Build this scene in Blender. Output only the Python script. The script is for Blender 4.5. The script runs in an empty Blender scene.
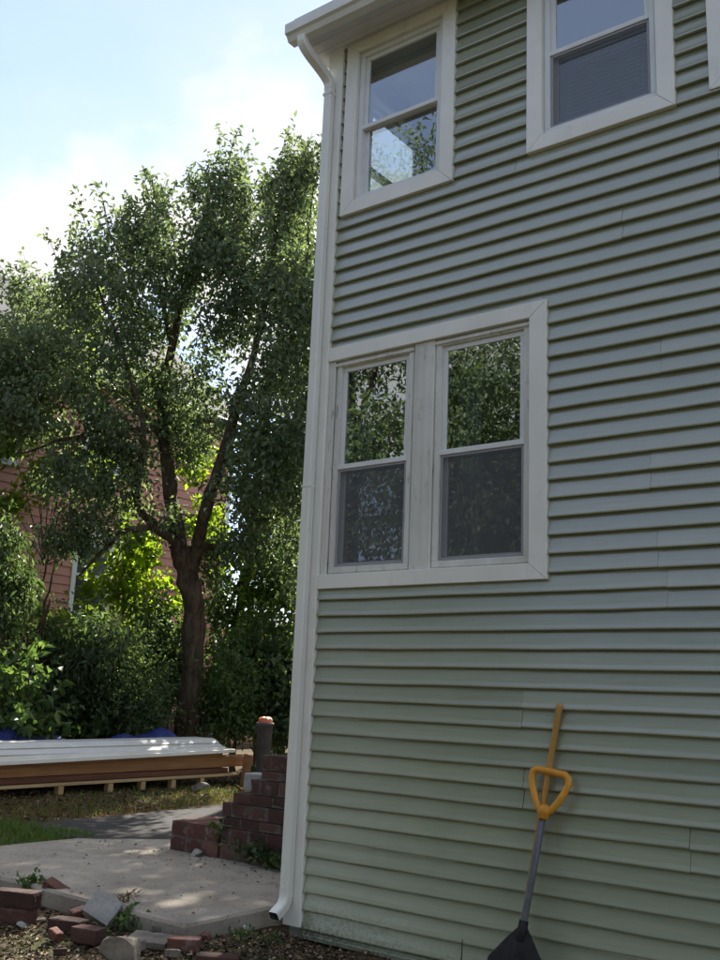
import bpy, math, random
import numpy as np
from mathutils import Vector, Matrix
random.seed(7); rng = np.random.default_rng(7)
PI = math.pi
sc = bpy.context.scene
COL = sc.collection

# ------------------------------------------------------------------ camera
FPX, YAW, PITCH, ROLL = 977.51, 0.65443, 0.22075, 0.04185
CAM = np.array([4.4495, -5.3943, 1.4911])
_F = np.array([-math.sin(YAW)*math.cos(PITCH), math.cos(YAW)*math.cos(PITCH), math.sin(PITCH)])
_r = np.array([math.cos(YAW), math.sin(YAW), 0.]); _u = np.cross(_r, _F)
_R = math.cos(ROLL)*_r+math.sin(ROLL)*_u; _U = -math.sin(ROLL)*_r+math.cos(ROLL)*_u
cd = bpy.data.cameras.new('camera'); cam = bpy.data.objects.new('camera', cd); COL.objects.link(cam)
cd.sensor_fit = 'HORIZONTAL'; cd.sensor_width = 36; cd.lens = FPX/720*36; cd.clip_end = 2000; cd.clip_start = .05
cam.matrix_world = Matrix(((_R[0], _U[0], -_F[0], CAM[0]), (_R[1], _U[1], -_F[1], CAM[1]), (_R[2], _U[2], -_F[2], CAM[2]), (0, 0, 0, 1)))
sc.camera = cam

# ------------------------------------------------------------------ sky, sun, exposure
SUN_AZ, SUN_EL = 112.0, 39.0
world = bpy.data.worlds.new('World'); sc.world = world; world.use_nodes = True
wn = world.node_tree.nodes; wl = world.node_tree.links; wn.clear()
def N(tree, typ, **kw):
    n = tree.nodes.new(typ)
    for k, v in kw.items():
        if k.startswith('i_'): n.inputs[k[2:].replace('_', ' ')].default_value = v
        else: setattr(n, k, v)
    return n
WT = world.node_tree
sky = N(WT, 'ShaderNodeTexSky', sky_type='NISHITA', sun_disc=False, sun_elevation=math.radians(SUN_EL), sun_rotation=math.radians(90-SUN_AZ))
sky.air_density = 1.0; sky.dust_density = 0.08; sky.ozone_density = 3.0; sky.altitude = 50
tc = N(WT, 'ShaderNodeTexCoord')
sep = N(WT, 'ShaderNodeSeparateXYZ'); wl.new(tc.outputs['Generated'], sep.inputs[0])
za = N(WT, 'ShaderNodeMath', operation='MAXIMUM'); wl.new(sep.outputs[2], za.inputs[0]); za.inputs[1].default_value = 0.0
zb = N(WT, 'ShaderNodeMath', operation='ADD'); wl.new(za.outputs[0], zb.inputs[0]); zb.inputs[1].default_value = .28
dv = N(WT, 'ShaderNodeVectorMath', operation='DIVIDE'); wl.new(tc.outputs['Generated'], dv.inputs[0]); wl.new(zb.outputs[0], dv.inputs[1])
mp = N(WT, 'ShaderNodeMapping'); mp.inputs['Location'].default_value = (1.1602, 18.6249, 37.7343); wl.new(dv.outputs[0], mp.inputs[0])
cn = N(WT, 'ShaderNodeTexNoise'); cn.inputs['Scale'].default_value = 1.7; cn.inputs['Detail'].default_value = 9; cn.inputs['Roughness'].default_value = .52; cn.inputs['Distortion'].default_value = .15
wl.new(mp.outputs[0], cn.inputs[0])
cr = N(WT, 'ShaderNodeValToRGB'); cr.color_ramp.elements[0].position = .44; cr.color_ramp.elements[1].position = .585; _e = cr.color_ramp.elements.new(.50); _e.color = (.34, .34, .34, 1); cr.color_ramp.elements[0].color = (.24, .24, .24, 1); wl.new(cn.outputs[0], cr.inputs[0])
cs = N(WT, 'ShaderNodeValToRGB'); cs.color_ramp.elements[0].position = .50; cs.color_ramp.elements[0].color = (1, .98, .95, 1)
cs.color_ramp.elements[1].position = .63; cs.color_ramp.elements[1].color = (.66, .67, .74, 1)
mp2 = N(WT, 'ShaderNodeMapping'); mp2.inputs['Location'].default_value = (.13, -.10, .06); wl.new(mp.outputs[0], mp2.inputs[0])
cn2 = N(WT, 'ShaderNodeTexNoise'); cn2.inputs['Scale'].default_value = 1.9; cn2.inputs['Detail'].default_value = 6; cn2.inputs['Roughness'].default_value = .5; wl.new(mp2.outputs[0], cn2.inputs[0]); wl.new(cn2.outputs[0], cs.inputs[0])
cm = N(WT, 'ShaderNodeMixRGB', blend_type='MULTIPLY'); cm.inputs[0].default_value = 1; wl.new(cs.outputs[0], cm.inputs[1]); cm.inputs[2].default_value = (3.5, 3.46, 3.4, 1)
mx = N(WT, 'ShaderNodeMixRGB'); wl.new(cr.outputs[0], mx.inputs[0]); skt = N(WT, 'ShaderNodeMixRGB', blend_type='MULTIPLY'); skt.inputs[0].default_value = 1; skt.inputs[2].default_value = (1., .91, .95, 1); wl.new(sky.outputs[0], skt.inputs[1]); wl.new(skt.outputs[0], mx.inputs[1]); wl.new(cm.outputs[0], mx.inputs[2])
bg = N(WT, 'ShaderNodeBackground'); bg.inputs['Strength'].default_value = .058; wl.new(mx.outputs[0], bg.inputs[0])
wo = N(WT, 'ShaderNodeOutputWorld'); wl.new(bg.outputs[0], wo.inputs[0])
sl = bpy.data.lights.new('sun', 'SUN'); so = bpy.data.objects.new('sun', sl); COL.objects.link(so)
sl.energy = 2.5; sl.angle = math.radians(.6); sl.color = (1, .93, .82)
SD = Vector((math.cos(math.radians(SUN_AZ))*math.cos(math.radians(SUN_EL)), math.sin(math.radians(SUN_AZ))*math.cos(math.radians(SUN_EL)), math.sin(math.radians(SUN_EL))))
so.rotation_euler = SD.to_track_quat('Z', 'Y').to_euler(); so.location = (-20, 30, 30)
sc.view_settings.view_transform = 'Standard'; sc.view_settings.look = 'None'; sc.view_settings.gamma = 1; sc.view_settings.exposure = 2.52
sc.view_settings.use_curve_mapping = False
sc.render.engine = 'CYCLES'
sc.cycles.use_denoising = True
sc.cycles.max_bounces = 8; sc.cycles.transparent_max_bounces = 12

# ------------------------------------------------------------------ helpers
def ray(u, v): return _F*FPX+_R*(u-360)-_U*(v-480)
def at(u, v, D): return CAM+ray(u, v)*(D/FPX)             # surveyed point: photo pixel and distance
def gnd(u, v, z=0.):
    d = ray(u, v); return CAM+d*((z-CAM[2])/d[2])
def link(name, me, mat=None, parent=None, smooth=False):
    o = bpy.data.objects.new(name, me); COL.objects.link(o)
    if mat and not me.materials: me.materials.append(mat)
    if parent: o.parent = parent
    if smooth: me.polygons.foreach_set('use_smooth', [True]*len(me.polygons))
    return o
def mesh(vs, fs):
    me = bpy.data.meshes.new('m'); me.from_pydata([tuple(map(float, v)) for v in vs], [], fs); me.update(); return me
def empty(name, loc=(0, 0, 0), rz=0):
    o = bpy.data.objects.new(name, None); COL.objects.link(o); o.location = loc; o.rotation_euler = (0, 0, rz); o.empty_display_size = .1; return o
def tag(o, label, cat, group=None):
    o['label'] = label; o['category'] = cat
    if group: o['group'] = group
    return o
def structure(o): o['kind'] = 'structure'; return o
def stuff(o): o['kind'] = 'stuff'; return o
class MB:
    def __init__(s): s.v = []; s.f = []
    def add(s, vs, fs):
        n = len(s.v); s.v += [tuple(map(float, v)) for v in vs]; s.f += [tuple(i+n for i in f) for f in fs]; return s
    def box(s, a, b, bev=0.):
        x0, x1 = sorted((a[0], b[0])); y0, y1 = sorted((a[1], b[1])); z0, z1 = sorted((a[2], b[2]))
        if bev <= 0:
            return s.add([(x0, y0, z0), (x1, y0, z0), (x1, y1, z0), (x0, y1, z0), (x0, y0, z1), (x1, y0, z1), (x1, y1, z1), (x0, y1, z1)],
                         [(0, 3, 2, 1), (4, 5, 6, 7), (0, 1, 5, 4), (1, 2, 6, 5), (2, 3, 7, 6), (3, 0, 4, 7)])
        b_ = min(bev, (x1-x0)/3, (y1-y0)/3, (z1-z0)/3)
        vs = []; idx = {}
        for i, (X, sx) in enumerate(((x0, 1), (x1, -1))):
            for j, (Y, sy) in enumerate(((y0, 1), (y1, -1))):
                for k, (Z, sz) in enumerate(((z0, 1), (z1, -1))):
                    for ax in range(3):
                        p = [X+sx*b_, Y+sy*b_, Z+sz*b_]; p[ax] = (X, Y, Z)[ax]
                        idx[i, j, k, ax] = len(vs); vs.append(p)
        fs = []
        q = idx
        for i in (0, 1):
            fs.append((q[i, 0, 0, 0], q[i, 1, 0, 0], q[i, 1, 1, 0], q[i, 0, 1, 0]))
            fs.append((q[0, i, 0, 1], q[0, i, 1, 1], q[1, i, 1, 1], q[1, i, 0, 1]))
            fs.append((q[0, 0, i, 2], q[1, 0, i, 2], q[1, 1, i, 2], q[0, 1, i, 2]))
        for i in (0, 1):
            for j in (0, 1):
                fs.append((q[i, j, 0, 0], q[i, j, 1, 0], q[i, j, 1, 1], q[i, j, 0, 1]))
                fs.append((q[i, 0, j, 0], q[i, 1, j, 0], q[i, 1, j, 2], q[i, 0, j, 2]))
                fs.append((q[0, i, j, 1], q[1, i, j, 1], q[1, i, j, 2], q[0, i, j, 2]))
                for k in (0, 1): fs.append((q[i, j, k, 0], q[i, j, k, 1], q[i, j, k, 2]))
        return s.add(vs, fs)
    def tube(s, pts, rad, n=8, cap=True):
        pts = [Vector(p) for p in pts]
        if not hasattr(rad, '__len__'): rad = [rad]*len(pts)
        vs = []; fs = []
        ref = Vector((.31, .17, .93))
        for i, p in enumerate(pts):
            t = (pts[min(i+1, len(pts)-1)]-pts[max(i-1, 0)]).normalized()
            a = t.cross(ref)
            if a.length < .05: a = t.cross(Vector((1, 0, 0)))
            a.normalize(); b = t.cross(a)
            for k in range(n):
                w = 2*PI*k/n; vs.append(p+(a*math.cos(w)+b*math.sin(w))*rad[i])
        for i in range(len(pts)-1):
            for k in range(n): fs.append((i*n+k, i*n+(k+1) % n, (i+1)*n+(k+1) % n, (i+1)*n+k))
        if cap: fs.append(tuple(range(n-1, -1, -1))); fs.append(tuple((len(pts)-1)*n+k for k in range(n)))
        return s.add(vs, fs)
    def sweep(s, sections, closed=True):
        """sections: list of equal-length loops of 3-D points"""
        n = len(sections[0]); vs = [p for q in sections for p in q]; fs = []
        for i in range(len(sections)-1):
            for k in range(n if closed else n-1): fs.append((i*n+k, i*n+(k+1) % n, (i+1)*n+(k+1) % n, (i+1)*n+k))
        if closed: fs.append(tuple(range(n-1, -1, -1))); fs.append(tuple((len(sections)-1)*n+k for k in range(n)))
        return s.add(vs, fs)
    def build(s, name, mat, parent=None, smooth=False):
        me = mesh(s.v, s.f)
        import bmesh
        bm = bmesh.new(); bm.from_mesh(me); bmesh.ops.recalc_face_normals(bm, faces=bm.faces); bm.to_mesh(me); bm.free()
        return link(name, me, mat, parent, smooth)
def big_mesh(verts, quads_or_tris, k):
    """fast mesh from numpy arrays, faces all with k corners"""
    me = bpy.data.meshes.new('m'); nv = len(verts); nf = len(quads_or_tris)
    me.vertices.add(nv); me.vertices.foreach_set('co', np.asarray(verts, dtype=np.float32).ravel())
    me.loops.add(nf*k); me.loops.foreach_set('vertex_index', np.asarray(quads_or_tris, dtype=np.int32).ravel())
    me.polygons.add(nf); me.polygons.foreach_set('loop_start', np.arange(0, nf*k, k, dtype=np.int32))
    me.update(calc_edges=True); return me

# ------------------------------------------------------------------ materials
MATS = {}
def mat(name, build):
    m = bpy.data.materials.new(name); m.use_nodes = True; t = m.node_tree; t.nodes.clear()
    out = N(t, 'ShaderNodeOutputMaterial'); build(t, out); MATS[name] = m; return m
def ramp(t, stops, fac):
    r = N(t, 'ShaderNodeValToRGB'); el = r.color_ramp.elements
    while len(el) < len(stops): el.new(.5)
    for e, (p, c) in zip(el, stops): e.position = p; e.color = (*c, 1) if len(c) == 3 else c
    t.links.new(fac, r.inputs[0]); return r.outputs[0]
def noise(t, scale, detail=4, rough=.55, vec=None, stretch=None, coord='Object'):
    if vec is None:
        if coord == 'World': vec = N(t, 'ShaderNodeNewGeometry').outputs['Position']
        else: vec = N(t, 'ShaderNodeTexCoord').outputs[coord]
    if stretch:
        mpn = N(t, 'ShaderNodeMapping'); mpn.inputs['Scale'].default_value = stretch; t.links.new(vec, mpn.inputs[0]); vec = mpn.outputs[0]
    n = N(t, 'ShaderNodeTexNoise'); n.inputs['Scale'].default_value = scale; n.inputs['Detail'].default_value = detail; n.inputs['Roughness'].default_value = rough
    t.links.new(vec, n.inputs[0]); return n.outputs[0]
def mixc(t, fac, a, b, typ='MIX'):
    m = N(t, 'ShaderNodeMixRGB', blend_type=typ)
    for i, x in enumerate((fac, a, b)):
        if hasattr(x, 'is_linked'): t.links.new(x, m.inputs[i])
        elif i == 0: m.inputs[0].default_value = x
        else: m.inputs[i].default_value = (*x, 1)
    return m.outputs[0]
def math_(t, op, a, b=0.):
    m = N(t, 'ShaderNodeMath', operation=op)
    for i, x in enumerate((a, b)):
        if hasattr(x, 'is_linked'): t.links.new(x, m.inputs[i])
        else: m.inputs[i].default_value = x
    return m.outputs[0]
def pbsdf(t, out, col, rough=.6, bump=None, bstr=.3, bdist=.01, spec=.5, metal=0.):
    p = N(t, 'ShaderNodeBsdfPrincipled')
    if hasattr(col, 'is_linked'): t.links.new(col, p.inputs['Base Color'])
    else: p.inputs['Base Color'].default_value = (*col, 1)
    if hasattr(rough, 'is_linked'): t.links.new(rough, p.inputs['Roughness'])
    else: p.inputs['Roughness'].default_value = rough
    p.inputs['Specular IOR Level'].default_value = spec; p.inputs['Metallic'].default_value = metal
    if bump is not None:
        b = N(t, 'ShaderNodeBump'); b.inputs['Strength'].default_value = bstr; b.inputs['Distance'].default_value = bdist
        t.links.new(bump, b.inputs['Height']); t.links.new(b.outputs[0], p.inputs['Normal'])
    if out: t.links.new(p.outputs[0], out.inputs[0])
    return p
def objrand(t): return N(t, 'ShaderNodeObjectInfo').outputs['Random']

def m_siding(t, o):
    base = ramp(t, [(.25, (.255, .278, .196)), (.75, (.295, .316, .228))], noise(t, 1.1, 5, coord='World'))
    grain = noise(t, 30, 3, stretch=(.12, 1, 3.0), coord='World')
    base = mixc(t, .35, base, ramp(t, [(.3, (.225, .248, .172)), (.7, (.32, .342, .248))], grain))
    r = objrand(t); base = mixc(t, 1., base, ramp(t, [(0, (.88, .89, .89)), (1, (1.08, 1.07, 1.06))], r), 'MULTIPLY')
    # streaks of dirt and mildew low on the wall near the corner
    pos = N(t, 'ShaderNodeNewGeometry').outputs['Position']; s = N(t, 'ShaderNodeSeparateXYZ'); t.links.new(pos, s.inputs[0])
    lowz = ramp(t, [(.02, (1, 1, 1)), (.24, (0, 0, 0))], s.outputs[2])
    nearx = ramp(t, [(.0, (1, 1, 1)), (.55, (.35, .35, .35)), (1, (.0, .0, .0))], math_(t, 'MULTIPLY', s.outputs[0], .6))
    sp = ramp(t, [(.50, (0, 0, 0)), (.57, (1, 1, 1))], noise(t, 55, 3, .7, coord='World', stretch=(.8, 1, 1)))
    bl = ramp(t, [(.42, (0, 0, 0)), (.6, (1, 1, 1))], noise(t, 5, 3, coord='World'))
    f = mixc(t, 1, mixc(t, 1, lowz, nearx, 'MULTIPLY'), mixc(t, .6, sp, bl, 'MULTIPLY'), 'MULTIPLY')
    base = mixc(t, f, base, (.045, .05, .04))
    st = ramp(t, [(.55, (0, 0, 0)), (.8, (.30, .30, .30))], noise(t, 3.0, 5, .65, coord='World', stretch=(1.0, 1, .25)))
    base = mixc(t, st, base, (.19, .21, .15))
    p = pbsdf(t, o, base, .25, noise(t, 60, 3, stretch=(.1, 1, 4), coord='World'), .10, .004, 1.0)
    p.inputs['Coat Weight'].default_value = .7; p.inputs['Coat Roughness'].default_value = .22; p.inputs['Coat IOR'].default_value = 1.85
mat('siding', m_siding)
def m_trim(t, o):
    c = ramp(t, [(.3, (.74, .73, .67)), (.7, (.83, .82, .765))], noise(t, 2.5, 5, coord='World'))
    d = ramp(t, [(.56, (0, 0, 0)), (.75, (.28, .28, .28))], noise(t, 9, 5, .7, coord='World', stretch=(1, 1, .3)))
    c = mixc(t, d, c, (.42, .41, .36))
    pbsdf(t, o, c, .42, noise(t, 40, 3, coord='World'), .05, .003, .5)
mat('trim', m_trim)
def m_oldtrim(t, o):
    c = ramp(t, [(.3, (.55, .545, .49)), (.7, (.72, .71, .66))], noise(t, 6, 5, coord='World', stretch=(1, 1, .25)))
    d = ramp(t, [(.58, (0, 0, 0)), (.68, (.8, .8, .8))], noise(t, 26, 5, .75, coord='World', stretch=(1, 1, .2)))
    c = mixc(t, d, c, (.25, .235, .2))
    pbsdf(t, o, c, .55, noise(t, 40, 3, coord='World', stretch=(1, 1, .2)), .2, .003, .4)
mat('old_trim', m_oldtrim)
def m_gutter(t, o):
    c = ramp(t, [(.3, (.68, .69, .64)), (.75, (.78, .785, .735))], noise(t, 3, 4, coord='World', stretch=(1, 1, .3)))
    d = ramp(t, [(.6, (0, 0, 0)), (.8, (.5, .5, .5))], noise(t, 14, 5, .7, coord='World', stretch=(1, 1, .25)))
    c = mixc(t, d, c, (.36, .36, .31))
    pbsdf(t, o, c, .34, None, spec=.5)
mat('gutter_paint', m_gutter)
mat('soffit_white', lambda t, o: pbsdf(t, o, ramp(t, [(.3, (.56, .57, .57)), (.7, (.64, .65, .65))], noise(t, 4, 4)), .5))
mat('vinyl_white', lambda t, o: pbsdf(t, o, ramp(t, [(.3, (.66, .67, .66)), (.7, (.74, .75, .74))], noise(t, 5, 4, coord='World')), .35))
def m_glass(t, o):
    g = N(t, 'ShaderNodeBsdfGlossy'); g.inputs['Roughness'].default_value = .004; g.inputs['Color'].default_value = (.93, .97, 1, 1)
    tr = N(t, 'ShaderNodeBsdfTransparent'); tr.inputs['Color'].default_value = (.90, .94, .92, 1)
    lw = N(t, 'ShaderNodeLayerWeight'); lw.inputs['Blend'].default_value = .5; fr = N(t, 'ShaderNodeMapRange'); t.links.new(math_(t, 'POWER', lw.outputs['Facing'], 4.), fr.inputs[0]); fr.inputs[3].default_value = .19; fr.inputs[4].default_value = 1.
    b = N(t, 'ShaderNodeBump'); b.inputs['Strength'].default_value = .022; b.inputs['Distance'].default_value = .01; t.links.new(noise(t, 2.2, 1, coord='World'), b.inputs['Height'])
    t.links.new(b.outputs[0], g.inputs['Normal'])
    m = N(t, 'ShaderNodeMixShader'); t.links.new(fr.outputs[0], m.inputs[0]); t.links.new(tr.outputs[0], m.inputs[1]); t.links.new(g.outputs[0], m.inputs[2]); t.links.new(m.outputs[0], o.inputs[0])
mat('glass', m_glass)
def m_screen(t, o):
    d = N(t, 'ShaderNodeBsdfDiffuse'); d.inputs['Color'].default_value = (.15, .155, .165, 1)
    tr = N(t, 'ShaderNodeBsdfTransparent')
    m = N(t, 'ShaderNodeMixShader'); m.inputs[0].default_value = .52; t.links.new(tr.outputs[0], m.inputs[1]); t.links.new(d.outputs[0], m.inputs[2]); t.links.new(m.outputs[0], o.inputs[0])
mat('screen', m_screen)
mat('screen_frame', lambda t, o: pbsdf(t, o, (.30, .31, .33), .5))
mat('interior_paint', lambda t, o: pbsdf(t, o, ramp(t, [(.3, (.36, .35, .33)), (.7, (.42, .41, .39))], noise(t, 2, 3)), .8))
mat('interior_floor', lambda t, o: pbsdf(t, o, ramp(t, [(.3, (.12, .075, .04)), (.7, (.18, .11, .06))], noise(t, 5, 3, stretch=(1, .1, 1))), .5))
mat('blind', lambda t, o: pbsdf(t, o, (.34, .36, .38), .6))
mat('curtain', lambda t, o: pbsdf(t, o, ramp(t, [(.3, (.13, .135, .13)), (.7, (.2, .2, .19))], noise(t, 8, 3, stretch=(3, 3, .1))), .9))
mat('roof_shingle', lambda t, o: pbsdf(t, o, ramp(t, [(.3, (.03, .03, .033)), (.7, (.065, .065, .072))], noise(t, 9, 5, .7, coord='World')), .9, noise(t, 30, 4, coord='World'), .5, .01))
def brick_mat(dark):
    def f(t, o):
        r = objrand(t)
        a = ramp(t, [(0, (.050, .027, .024)), (.5, (.078, .038, .032)), (1, (.115, .060, .049))], r) if dark else ramp(t, [(0, (.085, .038, .031)), (.5, (.13, .056, .043)), (1, (.18, .085, .066))], r)
        n = noise(t, 14, 6, .65, coord='World'); c = mixc(t, ramp(t, [(.35, (0, 0, 0)), (.65, (.7, .7, .7))], n), a, mixc(t, 1, a, (.62, .6, .6), 'MULTIPLY'))
        lim = ramp(t, [(.56, (0, 0, 0)), (.70, (.75, .75, .75))], noise(t, 7, 6, .7, coord='World'))
        c = mixc(t, lim, c, (.30, .26, .24) if not dark else (.17, .13, .115))
        pbsdf(t, o, c, .85, noise(t, 70, 5, .7, coord='World'), .6, .006, .3)
    return f
mat('brick', brick_mat(False)); mat('brick_dark', brick_mat(True))
mat('mortar', lambda t, o: pbsdf(t, o, ramp(t, [(.3, (.07, .06, .055)), (.7, (.135, .118, .106))], noise(t, 30, 5, .7, coord='World')), .95, noise(t, 90, 4, coord='World'), .5, .006))
def m_conc(t, o):
    a = noise(t, 1.1, 6, .6, coord='World'); c = ramp(t, [(.28, (.27, .245, .21)), (.5, (.40, .37, .325)), (.72, (.50, .465, .41))], a)
    g = noise(t, 160, 3, .7, coord='World'); c = mixc(t, .5, c, ramp(t, [(.35, (.12, .11, .1)), (.55, (.36, .34, .3)), (.72, (.6, .56, .5))], g), 'OVERLAY')
    st = ramp(t, [(.58, (0, 0, 0)), (.72, (.75, .75, .75))], noise(t, 3.2, 7, .68, coord='World')); c = mixc(t, st, c, (.14, .125, .105))
    dk = ramp(t, [(.60, (0, 0, 0)), (.66, (.8, .8, .8))], noise(t, 28, 4, .6, coord='World')); c = mixc(t, dk, c, (.13, .12, .10))
    pbsdf(t, o, c, .92, noise(t, 110, 5, .7, coord='World'), .6, .006, .25)
mat('concrete', m_conc)
mat('concrete_block', lambda t, o: pbsdf(t, o, ramp(t, [(.3, (.25, .25, .24)), (.7, (.40, .40, .385))], noise(t, 12, 6, .7)), .95, noise(t, 80, 5, .7), .7, .006))
mat('stone', lambda t, o: pbsdf(t, o, ramp(t, [(.3, (.10, .088, .07)), (.7, (.24, .21, .175))], noise(t, 9, 6, .65)), .9, noise(t, 40, 6, .7), .6, .01))
def m_asph(t, o):
    c = ramp(t, [(.3, (.03, .029, .03)), (.7, (.065, .062, .06))], noise(t, 1.5, 5, coord='World'))
    g = noise(t, 120, 2, .7, coord='World'); c = mixc(t, .6, c, ramp(t, [(.35, (.02, .02, .02)), (.7, (.12, .115, .11))], g))
    c = mixc(t, ramp(t, [(.55, (0, 0, 0)), (.7, (.7, .7, .7))], noise(t, 2.2, 5, .7, coord='World', stretch=(1, .3, 1))), c, (.10, .083, .065))
    pbsdf(t, o, c, .95, noise(t, 120, 3, .7, coord='World'), .7, .006, .2)
mat('asphalt', m_asph)
def m_ground(t, o):
    a = noise(t, 1.3, 6, .6, coord='World'); b = noise(t, 24, 6, .7, coord='World')
    c = ramp(t, [(.3, (.035, .024, .016)), (.5, (.085, .058, .036)), (.72, (.15, .105, .062))], b)
    c = mixc(t, ramp(t, [(.45, (0, 0, 0)), (.65, (.8, .8, .8))], a), c, ramp(t, [(.3, (.06, .045, .028)), (.7, (.19, .14, .075))], b))
    far = noise(t, .35, 4, coord='World'); c = mixc(t, ramp(t, [(.5, (0, 0, 0)), (.62, (.7, .7, .7))], far), c, ramp(t, [(.3, (.03, .05, .015)), (.7, (.07, .10, .03))], b))
    pbsdf(t, o, c, .98, noise(t, 45, 6, .75, coord='World'), .9, .02, .15)
mat('ground', m_ground)
def leafmat(name, lo, hi, trans, rough=.48, tw=.38):
    def f(t, o):
        r = N(t, 'ShaderNodeNewGeometry').outputs['Random Per Island']
        c = ramp(t, [(0, lo), (.8, hi), (1, tuple(x*1.25 for x in hi))], r)
        big = noise(t, .9, 3, coord='World'); c = mixc(t, 1, c, ramp(t, [(.3, (.8, .84, .8)), (.7, (1.15, 1.12, 1.1))], big), 'MULTIPLY')
        p = pbsdf(t, None, c, rough, spec=.33)
        tl = N(t, 'ShaderNodeBsdfTranslucent'); t.links.new(mixc(t, 1, c, trans, 'MULTIPLY'), tl.inputs[0])
        m = N(t, 'ShaderNodeMixShader'); m.inputs[0].default_value = tw; t.links.new(p.outputs[0], m.inputs[1]); t.links.new(tl.outputs[0], m.inputs[2]); t.links.new(m.outputs[0], o.inputs[0])
    return mat(name, f)
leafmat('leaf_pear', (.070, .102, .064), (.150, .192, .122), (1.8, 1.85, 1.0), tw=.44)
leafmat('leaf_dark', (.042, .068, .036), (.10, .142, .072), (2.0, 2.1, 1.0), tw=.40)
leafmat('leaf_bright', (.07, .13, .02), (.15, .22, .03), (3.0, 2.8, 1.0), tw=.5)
leafmat('leaf_weed', (.045, .085, .03), (.10, .155, .058), (2.0, 2.1, 1.0))
leafmat('grass_blade', (.04, .085, .018), (.10, .16, .035), (2.2, 2.2, 1.0))
leafmat('dry_grass', (.085, .055, .022), (.20, .135, .06), (1.6, 1.4, 1.0))
def m_litter(t, o):
    r = N(t, 'ShaderNodeNewGeometry').outputs['Random Per Island']
    pbsdf(t, o, ramp(t, [(0, (.03, .022, .016)), (.3, (.08, .05, .03)), (.6, (.15, .095, .055)), (.85, (.26, .18, .11)), (1, (.42, .34, .26))], r), .9)
mat('litter', m_litter)
def m_bark(t, o):
    n = noise(t, 10, 6, .7, stretch=(1, 1, .22), coord='World')
    c = ramp(t, [(.3, (.026, .019, .014)), (.5, (.085, .062, .044)), (.72, (.17, .125, .092))], n)
    pbsdf(t, o, c, .95, n, 1., .04, .2)
mat('bark', m_bark)
def wood(name, a, b, sx=(.4, .04, 1), rough=.7):
    mat(name, lambda t, o: pbsdf(t, o, ramp(t, [(.3, a), (.7, b)], noise(t, 22, 5, .65, stretch=sx)), rough, noise(t, 40, 4, stretch=sx), .25, .004, .35))
wood('wood_brown', (.20, .09, .035), (.36, .18, .075), (1, .06, 1))
wood('wood_dark', (.07, .025, .012), (.14, .055, .025), (1, .06, 1))
wood('wood_pale', (.33, .22, .11), (.50, .36, .19), (1, .06, 1))
wood('pole_wood', (.36, .19, .045), (.50, .29, .075), (1, 1, .05), .5)
mat('white_panel', lambda t, o: pbsdf(t, o, ramp(t, [(.3, (.66, .64, .59)), (.7, (.76, .745, .70))], noise(t, 3, 4)), .4))
mat('grip_yellow', lambda t, o: pbsdf(t, o, ramp(t, [(.3, (.56, .24, .018)), (.7, (.70, .33, .03))], noise(t, 12, 4)), .42, noise(t, 60, 3), .08, .003))
mat('shaft_grey', lambda t, o: pbsdf(t, o, ramp(t, [(.3, (.075, .08, .09)), (.7, (.11, .115, .125))], noise(t, 20, 4)), .38))
mat('blade_black', lambda t, o: pbsdf(t, o, ramp(t, [(.4, (.010, .010, .011)), (.75, (.024, .024, .026))], noise(t, 18, 5, .7)), .6, spec=.25))
mat('tarp_blue', lambda t, o: pbsdf(t, o, ramp(t, [(.3, (.015, .028, .14)), (.7, (.03, .045, .22))], noise(t, 6, 4)), .45, noise(t, 14, 4), .5, .02))
mat('bin_dark', lambda t, o: pbsdf(t, o, ramp(t, [(.3, (.05, .05, .055)), (.7, (.085, .085, .09))], noise(t, 7, 4)), .6))
mat('orange_bag', lambda t, o: pbsdf(t, o, ramp(t, [(.3, (.50, .12, .05)), (.7, (.65, .18, .08))], noise(t, 9, 4)), .6))
def m_red(t, o):
    r = objrand(t); c = ramp(t, [(0, (.48, .225, .165)), (1, (.56, .275, .205))], r)
    c = mixc(t, .4, c, ramp(t, [(.3, (.42, .19, .14)), (.7, (.58, .29, .215))], noise(t, 2.5, 5, .65, coord='World')))
    pbsdf(t, o, c, .75)
mat('red_siding', m_red)
mat('dark_glass', lambda t, o: pbsdf(t, o, (.03, .035, .04), .06, spec=.8))
M = MATS

# ------------------------------------------------------------------ ground
SLAB_Z = .10
def ground_h(x, y):
    b = np.clip((-x-3.0)/1.2, 0, 1)*.055 + np.clip((y-9)/10, 0, 1)*.1
    lump = .018*np.sin(x*3.1+1.7*np.sin(y*2.3))*np.sin(y*2.7+x*.6)+.008*np.sin(x*9+y*7.3)*np.sin(y*11-x*3)
    dip = -.05*np.clip(1-np.abs(y+.1)/1.0, 0, 1)*np.clip(x, 0, 1)*0
    dip = -.055*np.clip(1.25-np.abs(y+.05)/.55, 0, 1)*np.clip((x+.30)/.18, 0, 1)
    return b+lump-.015+dip
def axis(lo, hi, d, far):
    core = np.arange(lo, hi+1e-6, d); out = []; s = d; p = hi
    while p < far: s *= 1.5; p += s; out.append(p)
    inn = []; s = d; p = lo
    while p > -far: s *= 1.5; p -= s; inn.append(p)
    return np.array(inn[::-1]+list(core)+out)
gx = axis(-11, 6, .09, 700); gy = axis(-6, 10, .09, 700)
GX, GY = np.meshgrid(gx, gy, indexing='ij'); GZ = ground_h(GX, GY)
nx, ny = len(gx), len(gy); I = np.arange(nx*ny).reshape(nx, ny)
Q = np.stack([I[:-1, :-1], I[1:, :-1], I[1:, 1:], I[:-1, 1:]], -1).reshape(-1, 4)
gm = big_mesh(np.stack([GX, GY, GZ], -1).reshape(-1, 3), Q, 4)
structure(link('ground', gm, M['ground'], smooth=True))

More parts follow.
